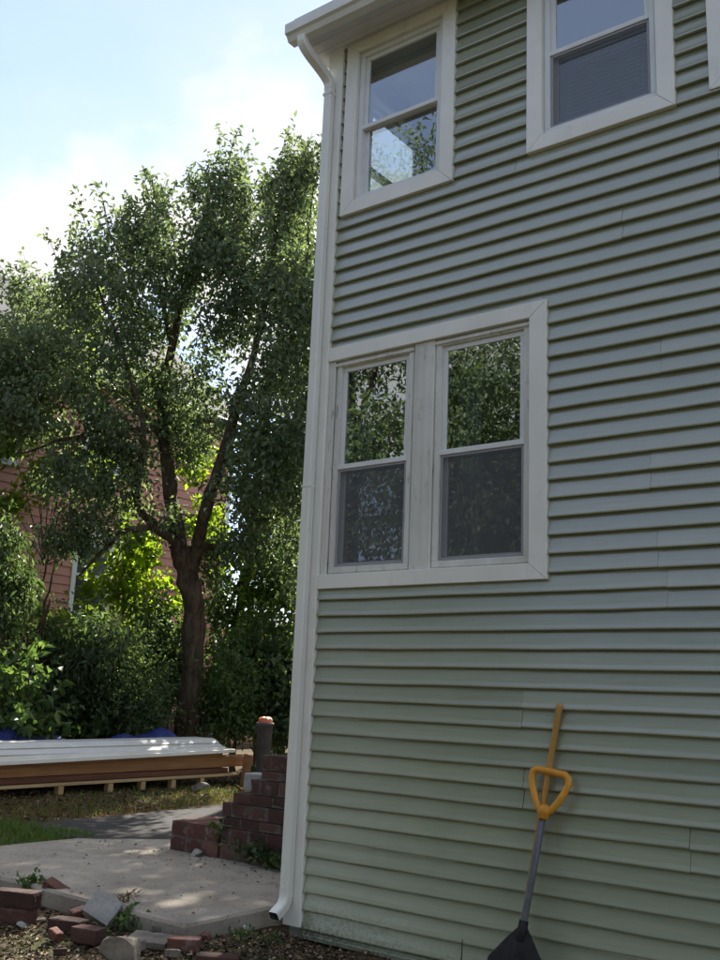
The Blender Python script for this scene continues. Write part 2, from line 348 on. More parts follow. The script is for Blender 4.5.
def slab(name, outline, z0, z1, m, sub=.16, wob=.006, bev=.018):
    """flat sheet of ground with an uneven outline, a rounded top edge and an uneven top"""
    pts = []
    for i in range(len(outline)):
        a = np.array(outline[i]); b = np.array(outline[(i+1) % len(outline)]); n = max(1, int(np.linalg.norm(b-a)/sub))
        for k in range(n):
            q = a+(b-a)*k/n; pts.append(q+(rng.normal(0, wob, 2) if k else 0))
    c = np.mean(pts, 0); n = len(pts); vs = []
    def inset(p, d): v = c-p; return p+v/np.linalg.norm(v)*d
    for p in pts: vs.append((*p, z0))
    for p in pts: vs.append((*p, z1-bev))
    for p in pts: vs.append((*inset(p, bev), z1+rng.normal(0, .0015)))
    fs = []
    for l in (0, 1):
        for k in range(n): fs.append((l*n+k, l*n+(k+1) % n, (l+1)*n+(k+1) % n, (l+1)*n+k))
    fs.append(tuple(2*n+k for k in range(n)))
    mb = MB().add(vs, fs); return structure(mb.build(name, m))
slab('concrete_slab', [(-.235, -.86), (-.27, .6), (-.27, 3.2), (-2.75, 3.2), (-2.9, 1.6), (-3.55, .85), (-3.62, -.85), (-2.0, -.80)], -.12, SLAB_Z, M['concrete'])
slab('asphalt_path', [(-2.6, 1.0), (-2.4, 9.0), (-5.0, 9.0), (-5.0, 4.3), (-4.75, 1.25), (-3.9, .95)], -.05, .078, M['asphalt'], wob=.03, bev=.008)

# ------------------------------------------------------------------ the green house
E_ = .1143
house = tag(empty('green_house', (0, 0, 0)), 'grey green vinyl sided two storey house with white trimmed windows', 'house')
FRONT = lambda a, out, z: (a, -out, z)
XL = -.13
LEFT = lambda a, out, z: (XL-out, a, z)
def course_mesh(fr, a0, a1, z0, zlo, zhi, e, proj, jitter=.0016, step=.33):
    """one lap of siding between a0 and a1; z0 is the lap's own lower edge, zlo/zhi clip it"""
    def outat(z):
        s = min((z-z0)/e, 1.); return .003+(proj-.003)*(1-s)**.92
    if zlo <= z0+1e-6:
        prof = [(.001, z0+.004), (.006, z0-.003), (proj-.003, z0-.004), (proj, z0-.001), (proj+.0006, z0+.006)]
        zs = [z0+e*s for s in (.25, .55, .85)]
    else:
        prof = [(.001, zlo), (outat(zlo), zlo)]; zs = [zlo+(zhi-zlo)*s for s in (.4, .8)]
    prof += [(outat(z), z) for z in zs if z < zhi-.004]
    prof += [(outat(zhi), zhi), (.001, zhi)]
    n = max(1, int((a1-a0)/step)); secs = []
    for i in range(n+1):
        a = a0+(a1-a0)*i/n; j = random.gauss(0, jitter); jo = random.gauss(0, jitter*.9)
        secs.append([fr(a, max(o+jo*(o > .003), .0005), z+j*(1 if k < 6 else .2)) for k, (o, z) in enumerate(prof)])
    return MB().sweep(secs)
def clad(parent, fr, a0, a1, zbase, ztop, openings, e, proj, m, seams, name='siding_course', step=.33, jitter=.0016):
    k = 0; z = zbase
    while z < ztop-.01:
        zt = min(z+e, ztop)
        cuts = sorted({a0, a1, *[c for o in openings for c in o[:2] if a0 < c < a1]})
        segs = []
        for i in range(len(cuts)-1):
            p, q = cuts[i], cuts[i+1]; mid = (p+q)/2; lo, hi = z, zt
            for (x0, x1, b0, b1) in openings:
                if x0 <= mid <= x1 and b0 < hi and b1 > lo:
                    if b0 <= lo and b1 >= hi: lo = hi
                    elif b0 > lo: hi = b0
                    else: lo = b1
            if hi-lo > .008: segs.append([p, q, lo, hi])
        mg = []
        for s in segs:
            if mg and abs(mg[-1][1]-s[0]) < 1e-6 and mg[-1][2:] == s[2:]: mg[-1][1] = s[1]
            else: mg.append(s)
        for p, q, lo, hi in mg:
            bits = [p]+sorted(s for s in seams(k) if p+.25 < s < q-.25)+[q]
            for i in range(len(bits)-1):
                mb = course_mesh(fr, bits[i]+(.0012 if i else 0), bits[i+1]-(.0012 if i < len(bits)-2 else 0), z, lo, hi, e, proj+(.0016 if i % 2 else 0), jitter, step)
                mb.build(name, m, parent)
        z += e; k += 1
WALL_X1 = 7.5; SOF = 6.635
OPEN_F = [(-.02, 1.75, 2.285, 4.015), (.08, 1.01, 5.165, 6.70), (1.685, 2.615, 5.175, 6.70), (2.91, 3.84, 5.19, 6.70)]
seam_tab = {}
def front_seams(k):
    p = k//2
    t = {40: 0, }
    known = {17: [1.60], 16: [], 6: [1.62], 7: [], 15: [2.52], 10: [2.47, ], 9: [2.52], 4: [1.63], 5: [], 3: [2.6, 5.2], 12: [2.44], 13: [1.62], 22: [1.55], 23: [2.52], 20: [2.9], 19: [2.3], 8: [4.9]}
    if p in known: return known[p]
    r = random.Random(p*13+5); return [r.uniform(2.95, 3.6), r.uniform(5.5, 6.6)]
clad(house, FRONT, 0.0, WALL_X1, 0., SOF, OPEN_F, E_, .0335, M['siding'], front_seams)
OPEN_L = [(.36, 1.24, 5.2, 6.45)]
clad(house, LEFT, .11, 7.0, .0, SOF, [(a-.04, b+.04, c-.04, d+.04) for a, b, c, d in OPEN_L], E_, .0185, M['siding'], lambda k: [3.2] if k//2 % 2 else [2.4, 5.1], step=2.)
def backing(fr, a0, a1, z0, z1, openings, o0, o1, name, m):
    xs = sorted({a0, a1, *[min(max(v, a0), a1) for o in openings for v in o[:2]]}); zs = sorted({z0, z1, *[min(max(v, z0), z1) for o in openings for v in o[2:]]})
    mb = MB()
    for i in range(len(xs)-1):
        for j in range(len(zs)-1):
            mx_, mz = (xs[i]+xs[i+1])/2, (zs[j]+zs[j+1])/2
            if any(o[0] < mx_ < o[1] and o[2] < mz < o[3] for o in openings): continue
            p, q = fr(xs[i], o0, zs[j]), fr(xs[i+1], o1, zs[j+1]); mb.box(p, q)
    return mb.build(name, m, house)
GL_OPEN = [(.05, 1.665, 2.345, 3.95), (.135, .95, 5.225, 6.53), (1.74, 2.56, 5.235, 6.53), (2.966, 3.785, 5.25, 6.53)]
backing(FRONT, XL+.005, WALL_X1, -.3, SOF+.1, GL_OPEN, .0, -.14, 'wall', M['interior_paint'])
backing(LEFT, .142, 7.0, -.3, SOF+.1, OPEN_L, .0, -.14, 'wall', M['interior_paint'])
mb = MB(); mb.box((XL+.145, 6.9, -.3), (WALL_X1, 7.0, SOF+.1)); mb.box((WALL_X1-.14, .142, -.3), (WALL_X1-.001, 6.899, SOF+.1)); mb.build('wall', M['interior_paint'], house)
for z in (2.0, 4.45): MB().box((XL+.142, .142, z), (WALL_X1-.142, 6.898, z+.12)).build('interior_floor', M['interior_floor'], house)
MB().box((XL+.142, .142, SOF+.0), (WALL_X1-.142, 6.898, SOF+.08)).build('interior_ceiling', M['interior_paint'], house)
MB().box((1.36, .143, 4.575), (1.46, 6.897, SOF-.002)).build('interior_partition', M['interior_paint'], house)
MB().box((2.3, .143, 2.123), (2.4, 6.897, 4.447)).build('interior_partition', M['interior_paint'], house)
MB().box((XL+.143, 3.4, 2.123), (2.297, 3.5, 4.447)).build('interior_partition', M['interior_paint'], house)
MB().box((XL+.143, 3.0, 4.575), (1.357, 3.1, SOF-.002)).build('interior_partition', M['interior_paint'], house)
# corner trim, base trim
mb = MB(); mb.sweep([[(-.0015, .0, z), (-.0015, -.043, z), (-.006, -.047, z), (XL-.018, -.047, z), (XL-.024, -.042, z), (XL-.024, .108, z), (XL, .108, z), (XL, .0, z)] for z in (.005, 2.0, 4.4, SOF)])
mb.build('corner_trim', M['trim'], house)
mb = MB(); mb.sweep([[(x, -.001, -.005), (x, -.001, -.055), (x, -.050, -.055), (x, -.050, -.034), (x, -.032, -.030), (x, -.032, -.012), (x, -.022, -.009)] for x in (.0, 1.5, 3., 5., WALL_X1)])
mb.build('base_trim', M['siding'], house)
MB().box((XL+.01, .012, -.5), (WALL_X1, .2, -.056)).build('foundation', M['concrete'], house)

def mitre_frame(x0, x1, z0, z1, w, y0, y1, name, m, parent, gap=.0012, fr=FRONT, left=True, wb=None, wt=None):
    wb = wb or w; wt = wt or w; wl_ = w if left else 0
    ix0, ix1, iz0, iz1 = x0+wl_, x1-w, z0+wb, z1-wt; g = gap
    def board(p):                                         # p: four (x,z) corners
        mb = MB(); b = .003
        c = (sum(q[0] for q in p)/4, sum(q[1] for q in p)/4)
        pin = []
        for q in p:
            d = math.hypot(q[0]-c[0], q[1]-c[1]); pin.append((q[0]-(1 if q[0] > c[0] else -1)*b, q[1]-(1 if q[1] > c[1] else -1)*b))
        vs = [fr(q[0], y0, q[1]) for q in p]+[fr(q[0], y1-b, q[1]) for q in p]+[fr(q[0], y1, q[1]) for q in pin]
        fs = [(0, 1, 2, 3), (8, 9, 10, 11)]+[(l*4+k, l*4+(k+1) % 4, (l+1)*4+(k+1) % 4, (l+1)*4+k) for l in (0, 1) for k in range(4)]
        mb.add(vs, fs).build(name, m, parent)
    board([(x0, z1), (x1-g, z1), (ix1-g, iz1), (ix0, iz1)] if not left else [(x0+g, z1), (x1-g, z1), (ix1-g, iz1), (ix0+g, iz1)])
    board([(x0, z0), (x1-g, z0), (ix1-g, iz0), (ix0, iz0)] if not left else [(x0+g, z0), (x1-g, z0), (ix1-g, iz0), (ix0+g, iz0)])
    board([(x1, z0+g), (x1, z1-g), (ix1, iz1-g), (ix1, iz0+g)])
    if left: board([(x0, z0+g), (x0, z1-g), (ix0, iz1-g), (ix0, iz0+g)])
def ring(x0, x1, z0, z1, w, o0, o1, fr=FRONT, wb=None, wt=None):
    wb = wb or w; wt = wt or w
    mb = MB()
    for a, b, c, d in ((x0, x1, z0, z0+wb), (x0, x1, z1-wt, z1), (x0, x0+w, z0+wb, z1-wt), (x1-w, x1, z0+wb, z1-wt)):
        mb.box(fr(a, o0, c), fr(b, o1, d), .002)
    return mb
def sash_unit(win, x0, x1, z0, z1, zm, fr=FRONT, fmat='vinyl_white', fw=.045, sw=.035, screen=True):
    """double hung unit: frame, upper and lower sash, panes, meeting rail, half screen"""
    ring(x0, x1, z0, z1, fw, -.07, .004, fr).build('frame', M[fmat], win)
    ring(x0+.012, x1-.012, z0+.012, z1-.012, fw*.72, .0045, .012, fr).build('frame_stop', M[fmat], win)
    a, b, c, d = x0+fw, x1-fw, z0+fw, z1-fw
    s = ring(a, b, zm-.018, d, sw, -.030, -.008, fr, wb=.03).build('sash', M['vinyl_white'], win)
    MB().box(fr(a+sw-.004, -.021, zm+.008), fr(b-sw+.004, -.017, d-sw+.004)).build('pane', M['glass'], win)
    s = ring(a, b, c, zm+.016, sw, -.062, -.038, fr, wt=.034).build('sash', M['vinyl_white'], win)
    MB().box(fr(a+sw-.004, -.051, c+sw-.004), fr(b-sw+.004, -.047, zm-.014)).build('pane', M['glass'], win)
    MB().box(fr(x0+.02, -.007, zm-.020), fr(x1-.02, .010, zm+.016), .003).build('meeting_rail', M['vinyl_white'], win)
    if screen:
        ring(a+.002, b-.002, c+.002, zm-.021, .016, -.0065, .0005, fr).build('screen_frame', M['screen_frame'], win)
        me = mesh([fr(a+.01, -.003, c+.01), fr(b-.01, -.003, c+.01), fr(b-.01, -.003, zm-.025), fr(a+.01, -.003, zm-.025)], [(0, 1, 2, 3)]); link('screen', me, M['screen'], win)
def window_part(name, label, jamb):
    w = jamb.build(name, M['trim'], house); w['label'] = label; return w
# lower double window
w = window_part('window', 'wide white double window with two pairs of sashes', ring(.02, 1.705, 2.315, 3.985, .03, -.09, .0))
mitre_frame(.0, 1.79, 2.245, 4.053, .122, .0, .044, 'casing', M['trim'], w, left=False, wb=.10, wt=.105)
mb = MB(); mb.box((.0, -.001, 2.3455), (.055, -.024, 3.9475), .004); mb.build('side_stop', M['old_trim'], w)
MB().box((.765, .07, 2.346), (.93, -.021, 3.947), .004).build('mullion', M['old_trim'], w)
for a in (.785, .845, .905): MB().box((a, -.0215, 2.35), (a+.006, -.026, 3.945)).build('mullion_bead', M['old_trim'], w)
sash_unit(w, .056, .764, 2.346, 3.946, 3.132, fmat='old_trim', fw=.055, sw=.034)
sash_unit(w, .931, 1.667, 2.346, 3.946, 3.136, fmat='old_trim', fw=.055, sw=.034)
MB().box((.02, -.0245, 3.90), (.76, -.0, 3.925), .004).build('head_stop', M['old_trim'], w)
MB().box((.935, -.0245, 3.905), (1.664, -.0, 3.93), .004).build('head_stop', M['old_trim'], w)
# upper windows
for i, (x0, x1, z0, lab) in enumerate(((.035, 1.052, 5.124, 'upper window beside the downspout, with a tree mirrored in its lower pane'), (1.641, 2.658, 5.136, 'upper window with a blind behind its lower sash'), (2.867, 3.884, 5.155, 'upper window cut by the right edge of the picture'))):
    w = window_part('window', lab, ring(x0+.09, x1-.09, z0+.085, 6.55, .02, -.09, -.0))
    mitre_frame(x0, x1, z0, SOF-.003, .112, .0, .044, 'casing', M['trim'], w, wb=.105, wt=.10)
    sash_unit(w, x0+.112, x1-.112, z0+.105, 6.533, 5.858, screen=(i > 0), fw=.05)
    if i:
        mb = MB()
        for k in range(20): z = z0+.2+k*.031; mb.add([(x0+.2, .16, z), (x1-.2, .16, z), (x1-.2, .175, z+.026), (x0+.2, .175, z+.026)], [(0, 1, 2, 3)])
        stuff(mb.build('blind_slats', M['blind'], w))
# curtains behind the lower windows
for a0, a1 in ((.10, .22), (.98, 1.16), (.62, .74)):
    n = 14; secs = [[(a0+(a1-a0)*k/n, .22+.018*math.sin(k*1.9)+.006*random.random(), z) for k in range(n+1)] for z in (2.36, 3.9)]
    vs = secs[0]+secs[1]; MB().add(vs, [(k, k+1, n+2+k, n+1+k) for k in range(n)]).build('curtain', M['curtain'], house, True)
# side wall windows (seen only through the glass)
for a, b, c, d in OPEN_L:
    w = ring(a-.0, b+.0, c, d, .02, -.13, -.0, LEFT).build('side_window', M['trim'], house)
    mitre_frame(a-.06, b+.06, c-.06, d+.06, .085, .0, .03, 'casing', M['trim'], w, fr=LEFT)
    sash_unit(w, a+.02, b-.02, c+.02, d-.02, (c+d)/2, fr=LEFT, screen=False)
# eave: soffit panels, fascia, gutter, roof
GX0 = -.30; GB, GT = -.30, -.43
for x0, x1 in ((GX0+.02, 3.36), (3.362, WALL_X1)):
    pr = [(0, 0), (-.09, 0), (-.094, .006), (-.102, .006), (-.106, 0), (-.19, 0), (-.194, .006), (-.202, .006), (-.206, 0), (-.285, 0), (-.285, .014), (0, .014)]
    MB().sweep([[(x, y, SOF+z) for y, z in pr] for x in (x0, x1)]).build('soffit_panel', M['soffit_white'], house)
MB().box((GX0+.015, -.286, SOF-.02), (WALL_X1, -.305, SOF+.17), .003).build('fascia', M['soffit_white'], house)
MB().box((GX0+.016, .0005, SOF+.001), (XL-.002, .12, SOF+.16)).build('eave_return', M['soffit_white'], house)
MB().box((.0, -.047, SOF-.024), (WALL_X1, -.0445, SOF-.0035), .002).build('frieze_moulding', M['soffit_white'], house)
def gutter_prof(x, z0):
    p = [(-.306, 0), (-.306, .125), (-.312, .125), (-.312, .008), (-.375, .008), (-.398, .045), (-.420, .060), (-.424, .118), (-.412, .124), (-.412, .131), (-.434, .131), (-.434, .118), (-.428, .052), (-.404, .038), (-.382, 0)]
    return [(x, a, z0+b) for a, b in p]
GZ0 = 6.59
mb = MB(); mb.sweep([gutter_prof(GX0+.3*k*1.0, GZ0-.0*k) for k in range(0, 27)])
gut = mb.build('gutter', M['gutter_paint'], house)
cap = [(-.306, 0), (-.306, .125), (-.432, .131), (-.428, .052), (-.404, .038), (-.382, 0)]
MB().sweep([[(x, a, GZ0+b) for a, b in cap] for x in (GX0-.004, GX0-.0005)]).build('end_cap', M['gutter_paint'], gut)
mb = MB(); mb.add([(GX0+.0, -.33, SOF+.155), (WALL_X1+.2, -.33, SOF+.155), (WALL_X1+.2, 3.5, SOF+2.2), (GX0, 3.5, SOF+2.2), (GX0, 7.4, SOF+.155), (WALL_X1+.2, 7.4, SOF+.155),
                   (GX0+.0, -.33, SOF+.20), (WALL_X1+.2, -.33, SOF+.20), (WALL_X1+.2, 3.5, SOF+2.25), (GX0, 3.5, SOF+2.25), (GX0, 7.4, SOF+.20), (WALL_X1+.2, 7.4, SOF+.20)],
                  [(0, 3, 2, 1), (3, 4, 5, 2), (6, 7, 8, 9), (9, 8, 11, 10), (0, 1, 7, 6), (4, 10, 11, 5), (0, 6, 9, 3), (3, 9, 10, 4), (1, 2, 8, 7), (2, 5, 11, 8)]); mb.build('roof', M['roof_shingle'], house)
for x in (XL+.02, WALL_X1-.1): MB().add([(x, .0, SOF+.1), (x, 7.0, SOF+.1), (x, 3.5, SOF+2.1), (x+.08, .0, SOF+.1), (x+.08, 7., SOF+.1), (x+.08, 3.5, SOF+2.1)], [(0, 1, 2), (3, 5, 4), (0, 3, 4, 1), (1, 4, 5, 2), (2, 5, 3, 0)]).build('gable', M['siding'], house)
# downspout: rectangular pipe with crimped elbows
def rect_loop(c, ax, ay, hw, hd, r=.010):
    pts = []
    for sx, sy in ((1, -1), (1, 1), (-1, 1), (-1, -1)):
        for q in ((0, r), (r, 0)) if sx*sy > 0 else ((r, 0), (0, r)):
            pts.append(c+ax*(sx*(hw-q[0]))+ay*(sy*(hd-q[1])))
    return pts
def pipe(path, hw, hd, axes, name, parent, ribs=0, open_end=False):
    secs = []
    for i, p in enumerate(path):
        p = Vector(p); t = (Vector(path[min(i+1, len(path)-1)])-Vector(path[max(i-1, 0)])).normalized()
        ax = Vector(axes); ax = (ax-t*ax.dot(t)).normalized(); ay = t.cross(ax)
        k = 1-(.045 if ribs and i % 2 else 0)
        secs.append(rect_loop(p, ax, ay, hw*k, hd*k))
    mb = MB(); mb.sweep(secs)
    if open_end: mb.f.pop()
    return mb.build(name, M['gutter_paint'], parent)
DX, DY = -.098, -.083
HW, HD = .040, .031
p1 = [(DX, DY, 3.00), (DX-.0, DY, 2.2), (DX, DY, 1.2), (DX-.004, DY, .20)]
ds = pipe(p1, HW, HD, (1, 0, 0), 'downspout', house)
pipe([(DX, DY, 6.28), (DX-.001, DY, 5.0), (DX, DY, 4.0), (DX, DY, 2.97)], HW*.965, HD*.965, (1, 0, 0), 'upper_pipe', ds)
arc = []
for k in range(13):
    a = k/12*math.radians(62); rr = .105; arc.append((DX-.004, DY-rr*(1-math.cos(a)), .205-rr*math.sin(a)))
t = Vector(arc[-1])-Vector(arc[-2]); t.normalize(); arc.append(tuple(Vector(arc[-1])+t*.065))
el = pipe(arc, HW*1.03, HD*1.03, (1, 0, 0) if False else (0, 1, 0), 'elbow', ds, ribs=1, open_end=True) if False else None
secs = []
for i, p in enumerate(arc):
    p = Vector(p); t = (Vector(arc[min(i+1, 13)])-Vector(arc[max(i-1, 0)])).normalized(); ax = Vector((1, 0, 0)); ay = t.cross(ax)
    k = 1.03-(.05 if 1 < i < 12 and i % 2 else 0); secs.append(rect_loop(p, ax, ay, HW*k, HD*k))
mb = MB(); mb.sweep(secs); mb.f.pop()
n8 = 8
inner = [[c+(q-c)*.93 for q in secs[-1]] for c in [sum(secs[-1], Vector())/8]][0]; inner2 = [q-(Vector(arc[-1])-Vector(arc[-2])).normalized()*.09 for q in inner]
b0 = len(mb.v); base = (len(secs)-1)*8
mb.add(inner, [])
mb.f += [(base+k, base+(k+1) % 8, b0+(k+1) % 8, b0+k) for k in range(8)]
elb = mb.build('elbow', M['gutter_paint'], ds)
MB().add(inner+inner2, [(k, (k+1) % 8, 8+(k+1) % 8, 8+k) for k in range(8)]+[tuple(range(8, 16))]).build('outlet_mouth_shade', M['bin_dark'], ds)  # dark colour stands in for the shade inside the white pipe
# upper offset from the gutter outlet back to the wall
top = Vector((-.165, -.365, 6.60)); bot = Vector((DX, DY, 6.26)); pa = []
for k in range(17):
    s = k/16; e1 = s*s*(3-2*s); sm = .5-.5*math.cos(PI*min(max((s-.08)/.84, 0), 1)); pa.append((top.x+(bot.x-top.x)*sm, top.y+(bot.y-top.y)*sm, top.z+(bot.z-top.z)*s))
pipe(pa, HW*1.02, HD*1.02, (1, 0, 0), 'offset', ds, ribs=0)
MB().box((DX-HW-.003, DY-HD-.003, 6.20), (DX+HW+.003, -.048, 6.225), .002).build('strap', M['gutter_paint'], ds)
MB().box((DX-HW-.003, DY-HD-.003, 2.985), (DX+HW+.003, DY+HD+.002, 3.0), .002).build('joint', M['gutter_paint'], ds)
MB().tube([(DX-.012, DY-HD-.0, .25), (DX-.012, DY-HD-.006, .25)], .006, 8).build('screw', M['gutter_paint'], ds)

# ------------------------------------------------------------------ foliage
def leaf_arrays(c, d, nrm, L, W):
    """folded four-corner leaves: base c, direction d, rough normal nrm"""
    d = d/np.linalg.norm(d, axis=1, keepdims=True); s = np.cross(d, nrm); s /= np.linalg.norm(s, axis=1, keepdims=True)+1e-9; n = np.cross(s, d)
    m = c+d*(L*.45)[:, None]; up = n*(W*.35)[:, None]
    V = np.stack([c, m+s*(W*.5)[:, None]+up, c+d*L[:, None]-n*(L*.12)[:, None], m-s*(W*.5)[:, None]+up], 1).reshape(-1, 3)
    k = np.arange(len(c))[:, None]*4; F = np.concatenate([k+np.array([[0, 1, 2]]), k+np.array([[0, 2, 3]])], 1).reshape(-1, 3)
    return V, F
def unit(n):
    v = rng.normal(size=(n, 3)); return v/np.linalg.norm(v, axis=1, keepdims=True)
def leaf_mesh(centers, L, W, droop=.5, out=None, lj=.3):
    n = len(centers); d = unit(n)*.8+np.array([0, 0, -droop])
    if out is not None: d = d+out*.5
    nr = unit(n)+np.array([0, 0, .9]); l = L*(1+rng.uniform(-lj, lj, n)); w = W*(1+rng.uniform(-lj, lj, n))
    V, F = leaf_arrays(np.asarray(centers), d, nr, l, w); return big_mesh(V, F, 3)
def resample(poly, step):
    out = []; rad = []
    for i in range(len(poly)-1):
        a, b = np.array(poly[i][:3]), np.array(poly[i+1][:3]); n = max(1, int(np.linalg.norm(b-a)/step))
        for k in range(n): s = k/n; out.append(a+(b-a)*s); rad.append(poly[i][3]*(1-s)+poly[i+1][3]*s)
    out.append(np.array(poly[-1][:3])); rad.append(poly[-1][3]); return out, rad
def smooth_poly(P, it=2):
    P = [np.array(p, float) for p in P]
    for _ in range(it):
        q = [P[0]]
        for i in range(len(P)-1): q += [P[i]*.75+P[i+1]*.25, P[i]*.25+P[i+1]*.75]
        q.append(P[-1]); P = q
    return P
def make_tree(root, limbs, blobs, holes, leafmat_, L, W, per, dens, trunk_n=12, spread=.17, droop=.5, barkm='bark', twig_r=.006, per_j=.4, shoots=0):
    """limbs: polylines of (x,y,z,r), first is the trunk. blobs: (center, axes-matrix radii, weight). twigs reach out to points in the blobs and carry the leaves"""
    nodes = []
    for i, l in enumerate(limbs):
        P = smooth_poly(l, 2); pts, rad = resample(P, .14)
        wob = [p+rng.normal(0, .012+.02*r, 3) for p, r in zip(pts, rad)]
        rr = [r*(1+rng.uniform(-.10, .10)) for r in rad]
        MB().tube(wob, rr, trunk_n if i == 0 else 8).build('trunk' if i == 0 else 'limb', M[barkm], root, True)
        nodes += [w_ for w_, r in zip(wob, rad) if r < .16]
    A = []
    for c, ax, wt in blobs:
        n = max(1, int(dens*wt)); u = unit(n)*(rng.uniform(.15, 1, n)**.45)[:, None]
        A.append(np.asarray(c)+u@np.asarray(ax))
    A = np.concatenate(A)
    for c, ax in holes:
        inv = np.linalg.inv(np.asarray(ax)); q = (A-np.asarray(c))@inv; A = A[(q**2).sum(1) > 1]
    nodes = np.array(nodes); dist = np.array([np.min(((nodes-a)**2).sum(1)) for a in A]); A = A[np.argsort(dist)]
    tw = MB(); C = []; O = []
    cap = np.zeros((len(nodes)+len(A)*4, 3)); cap[:len(nodes)] = nodes; nn = len(nodes)
    for a in A:
        k = np.argmin(((cap[:nn]-a)**2).sum(1)); b = cap[k]; ln = np.linalg.norm(a-b)
        if ln > 2.6 : 
            pass
        mid = (a+b)/2+np.array([0, 0, .10*ln])+rng.normal(0, .05*ln, 3)
        pts = [b, b*.45+mid*.55, mid*.6+a*.4, a]; r0 = twig_r*(1+1.6*ln)
        tw.tube(pts, [r0, r0*.75, r0*.55, twig_r*.5], 4, cap=False)
        for p in pts[1:]: cap[nn] = p; nn += 1
        m = max(3, int(per*(1+rng.uniform(-per_j, per_j)))); s = rng.uniform(.25, 1.05, m)[:, None]
        base = b+(a-b)*s; C.append(base+rng.normal(0, spread, (m, 3))*np.array([1, 1, .8])); o = a-b; O.append(np.repeat((o/(ln+1e-6))[None], m, 0))
    if shoots:                                             # long feathery shoots that break the outline
        S = A[np.argsort(-(A-A.mean(0))[:, 2]*.6-np.linalg.norm(A-A.mean(0), axis=1)+rng.normal(0, .9, len(A)))[:shoots]]
        for a in S:
            o = (a-A.mean(0)); o /= np.linalg.norm(o); d = o*.6+np.array([0, 0, .75])+rng.normal(0, .3, 3); d /= np.linalg.norm(d); ln = rng.uniform(.3, .85)
            b = a+d*ln*.6+rng.normal(0, .03, 3); e = a+d*ln+np.array([0, 0, -.05])+o*.08; tw.tube([a, b, e], [.007, .005, .002], 4, cap=False)
            m = int(ln*34); s = rng.uniform(.05, 1.03, m)[:, None]; C.append(a+(e-a)*s+rng.normal(0, .055, (m, 3))); O.append(np.repeat(d[None], m, 0))
    twm = tw.build('twigs', M[barkm], root); stuff(twm)
    C = np.concatenate(C); O = np.concatenate(O)
    for c, ax in holes:
        q = (C-np.asarray(c))@np.linalg.inv(np.asarray(ax)); keep = ((q**2).sum(1) > .72) | (rng.uniform(0, 1, len(C)) < .10); C = C[keep]; O = O[keep]
    cr_ = link('crown', leaf_mesh(C, L, W, droop, O), M[leafmat_], root); return len(C)
def frame_at(D):
    """tree-local axes: right, depth, up, in metres per photo pixel at distance D"""
    f = _F.copy(); f[2] = 0; f /= np.linalg.norm(f); return _r*(D/FPX), f, np.array([0, 0, 1.])*(D/FPX)
def blob(u, v, D, ru, rv, rd, w=None):
    a, f, z = frame_at(D); ax = np.array([a*ru, f*rd, z*rv]); return (at(u, v, D), ax, w if w else ru*rv/400.)
def limb(pts, D):
    return [(*at(u, v, D+dd), r) for u, v, dd, r in pts]

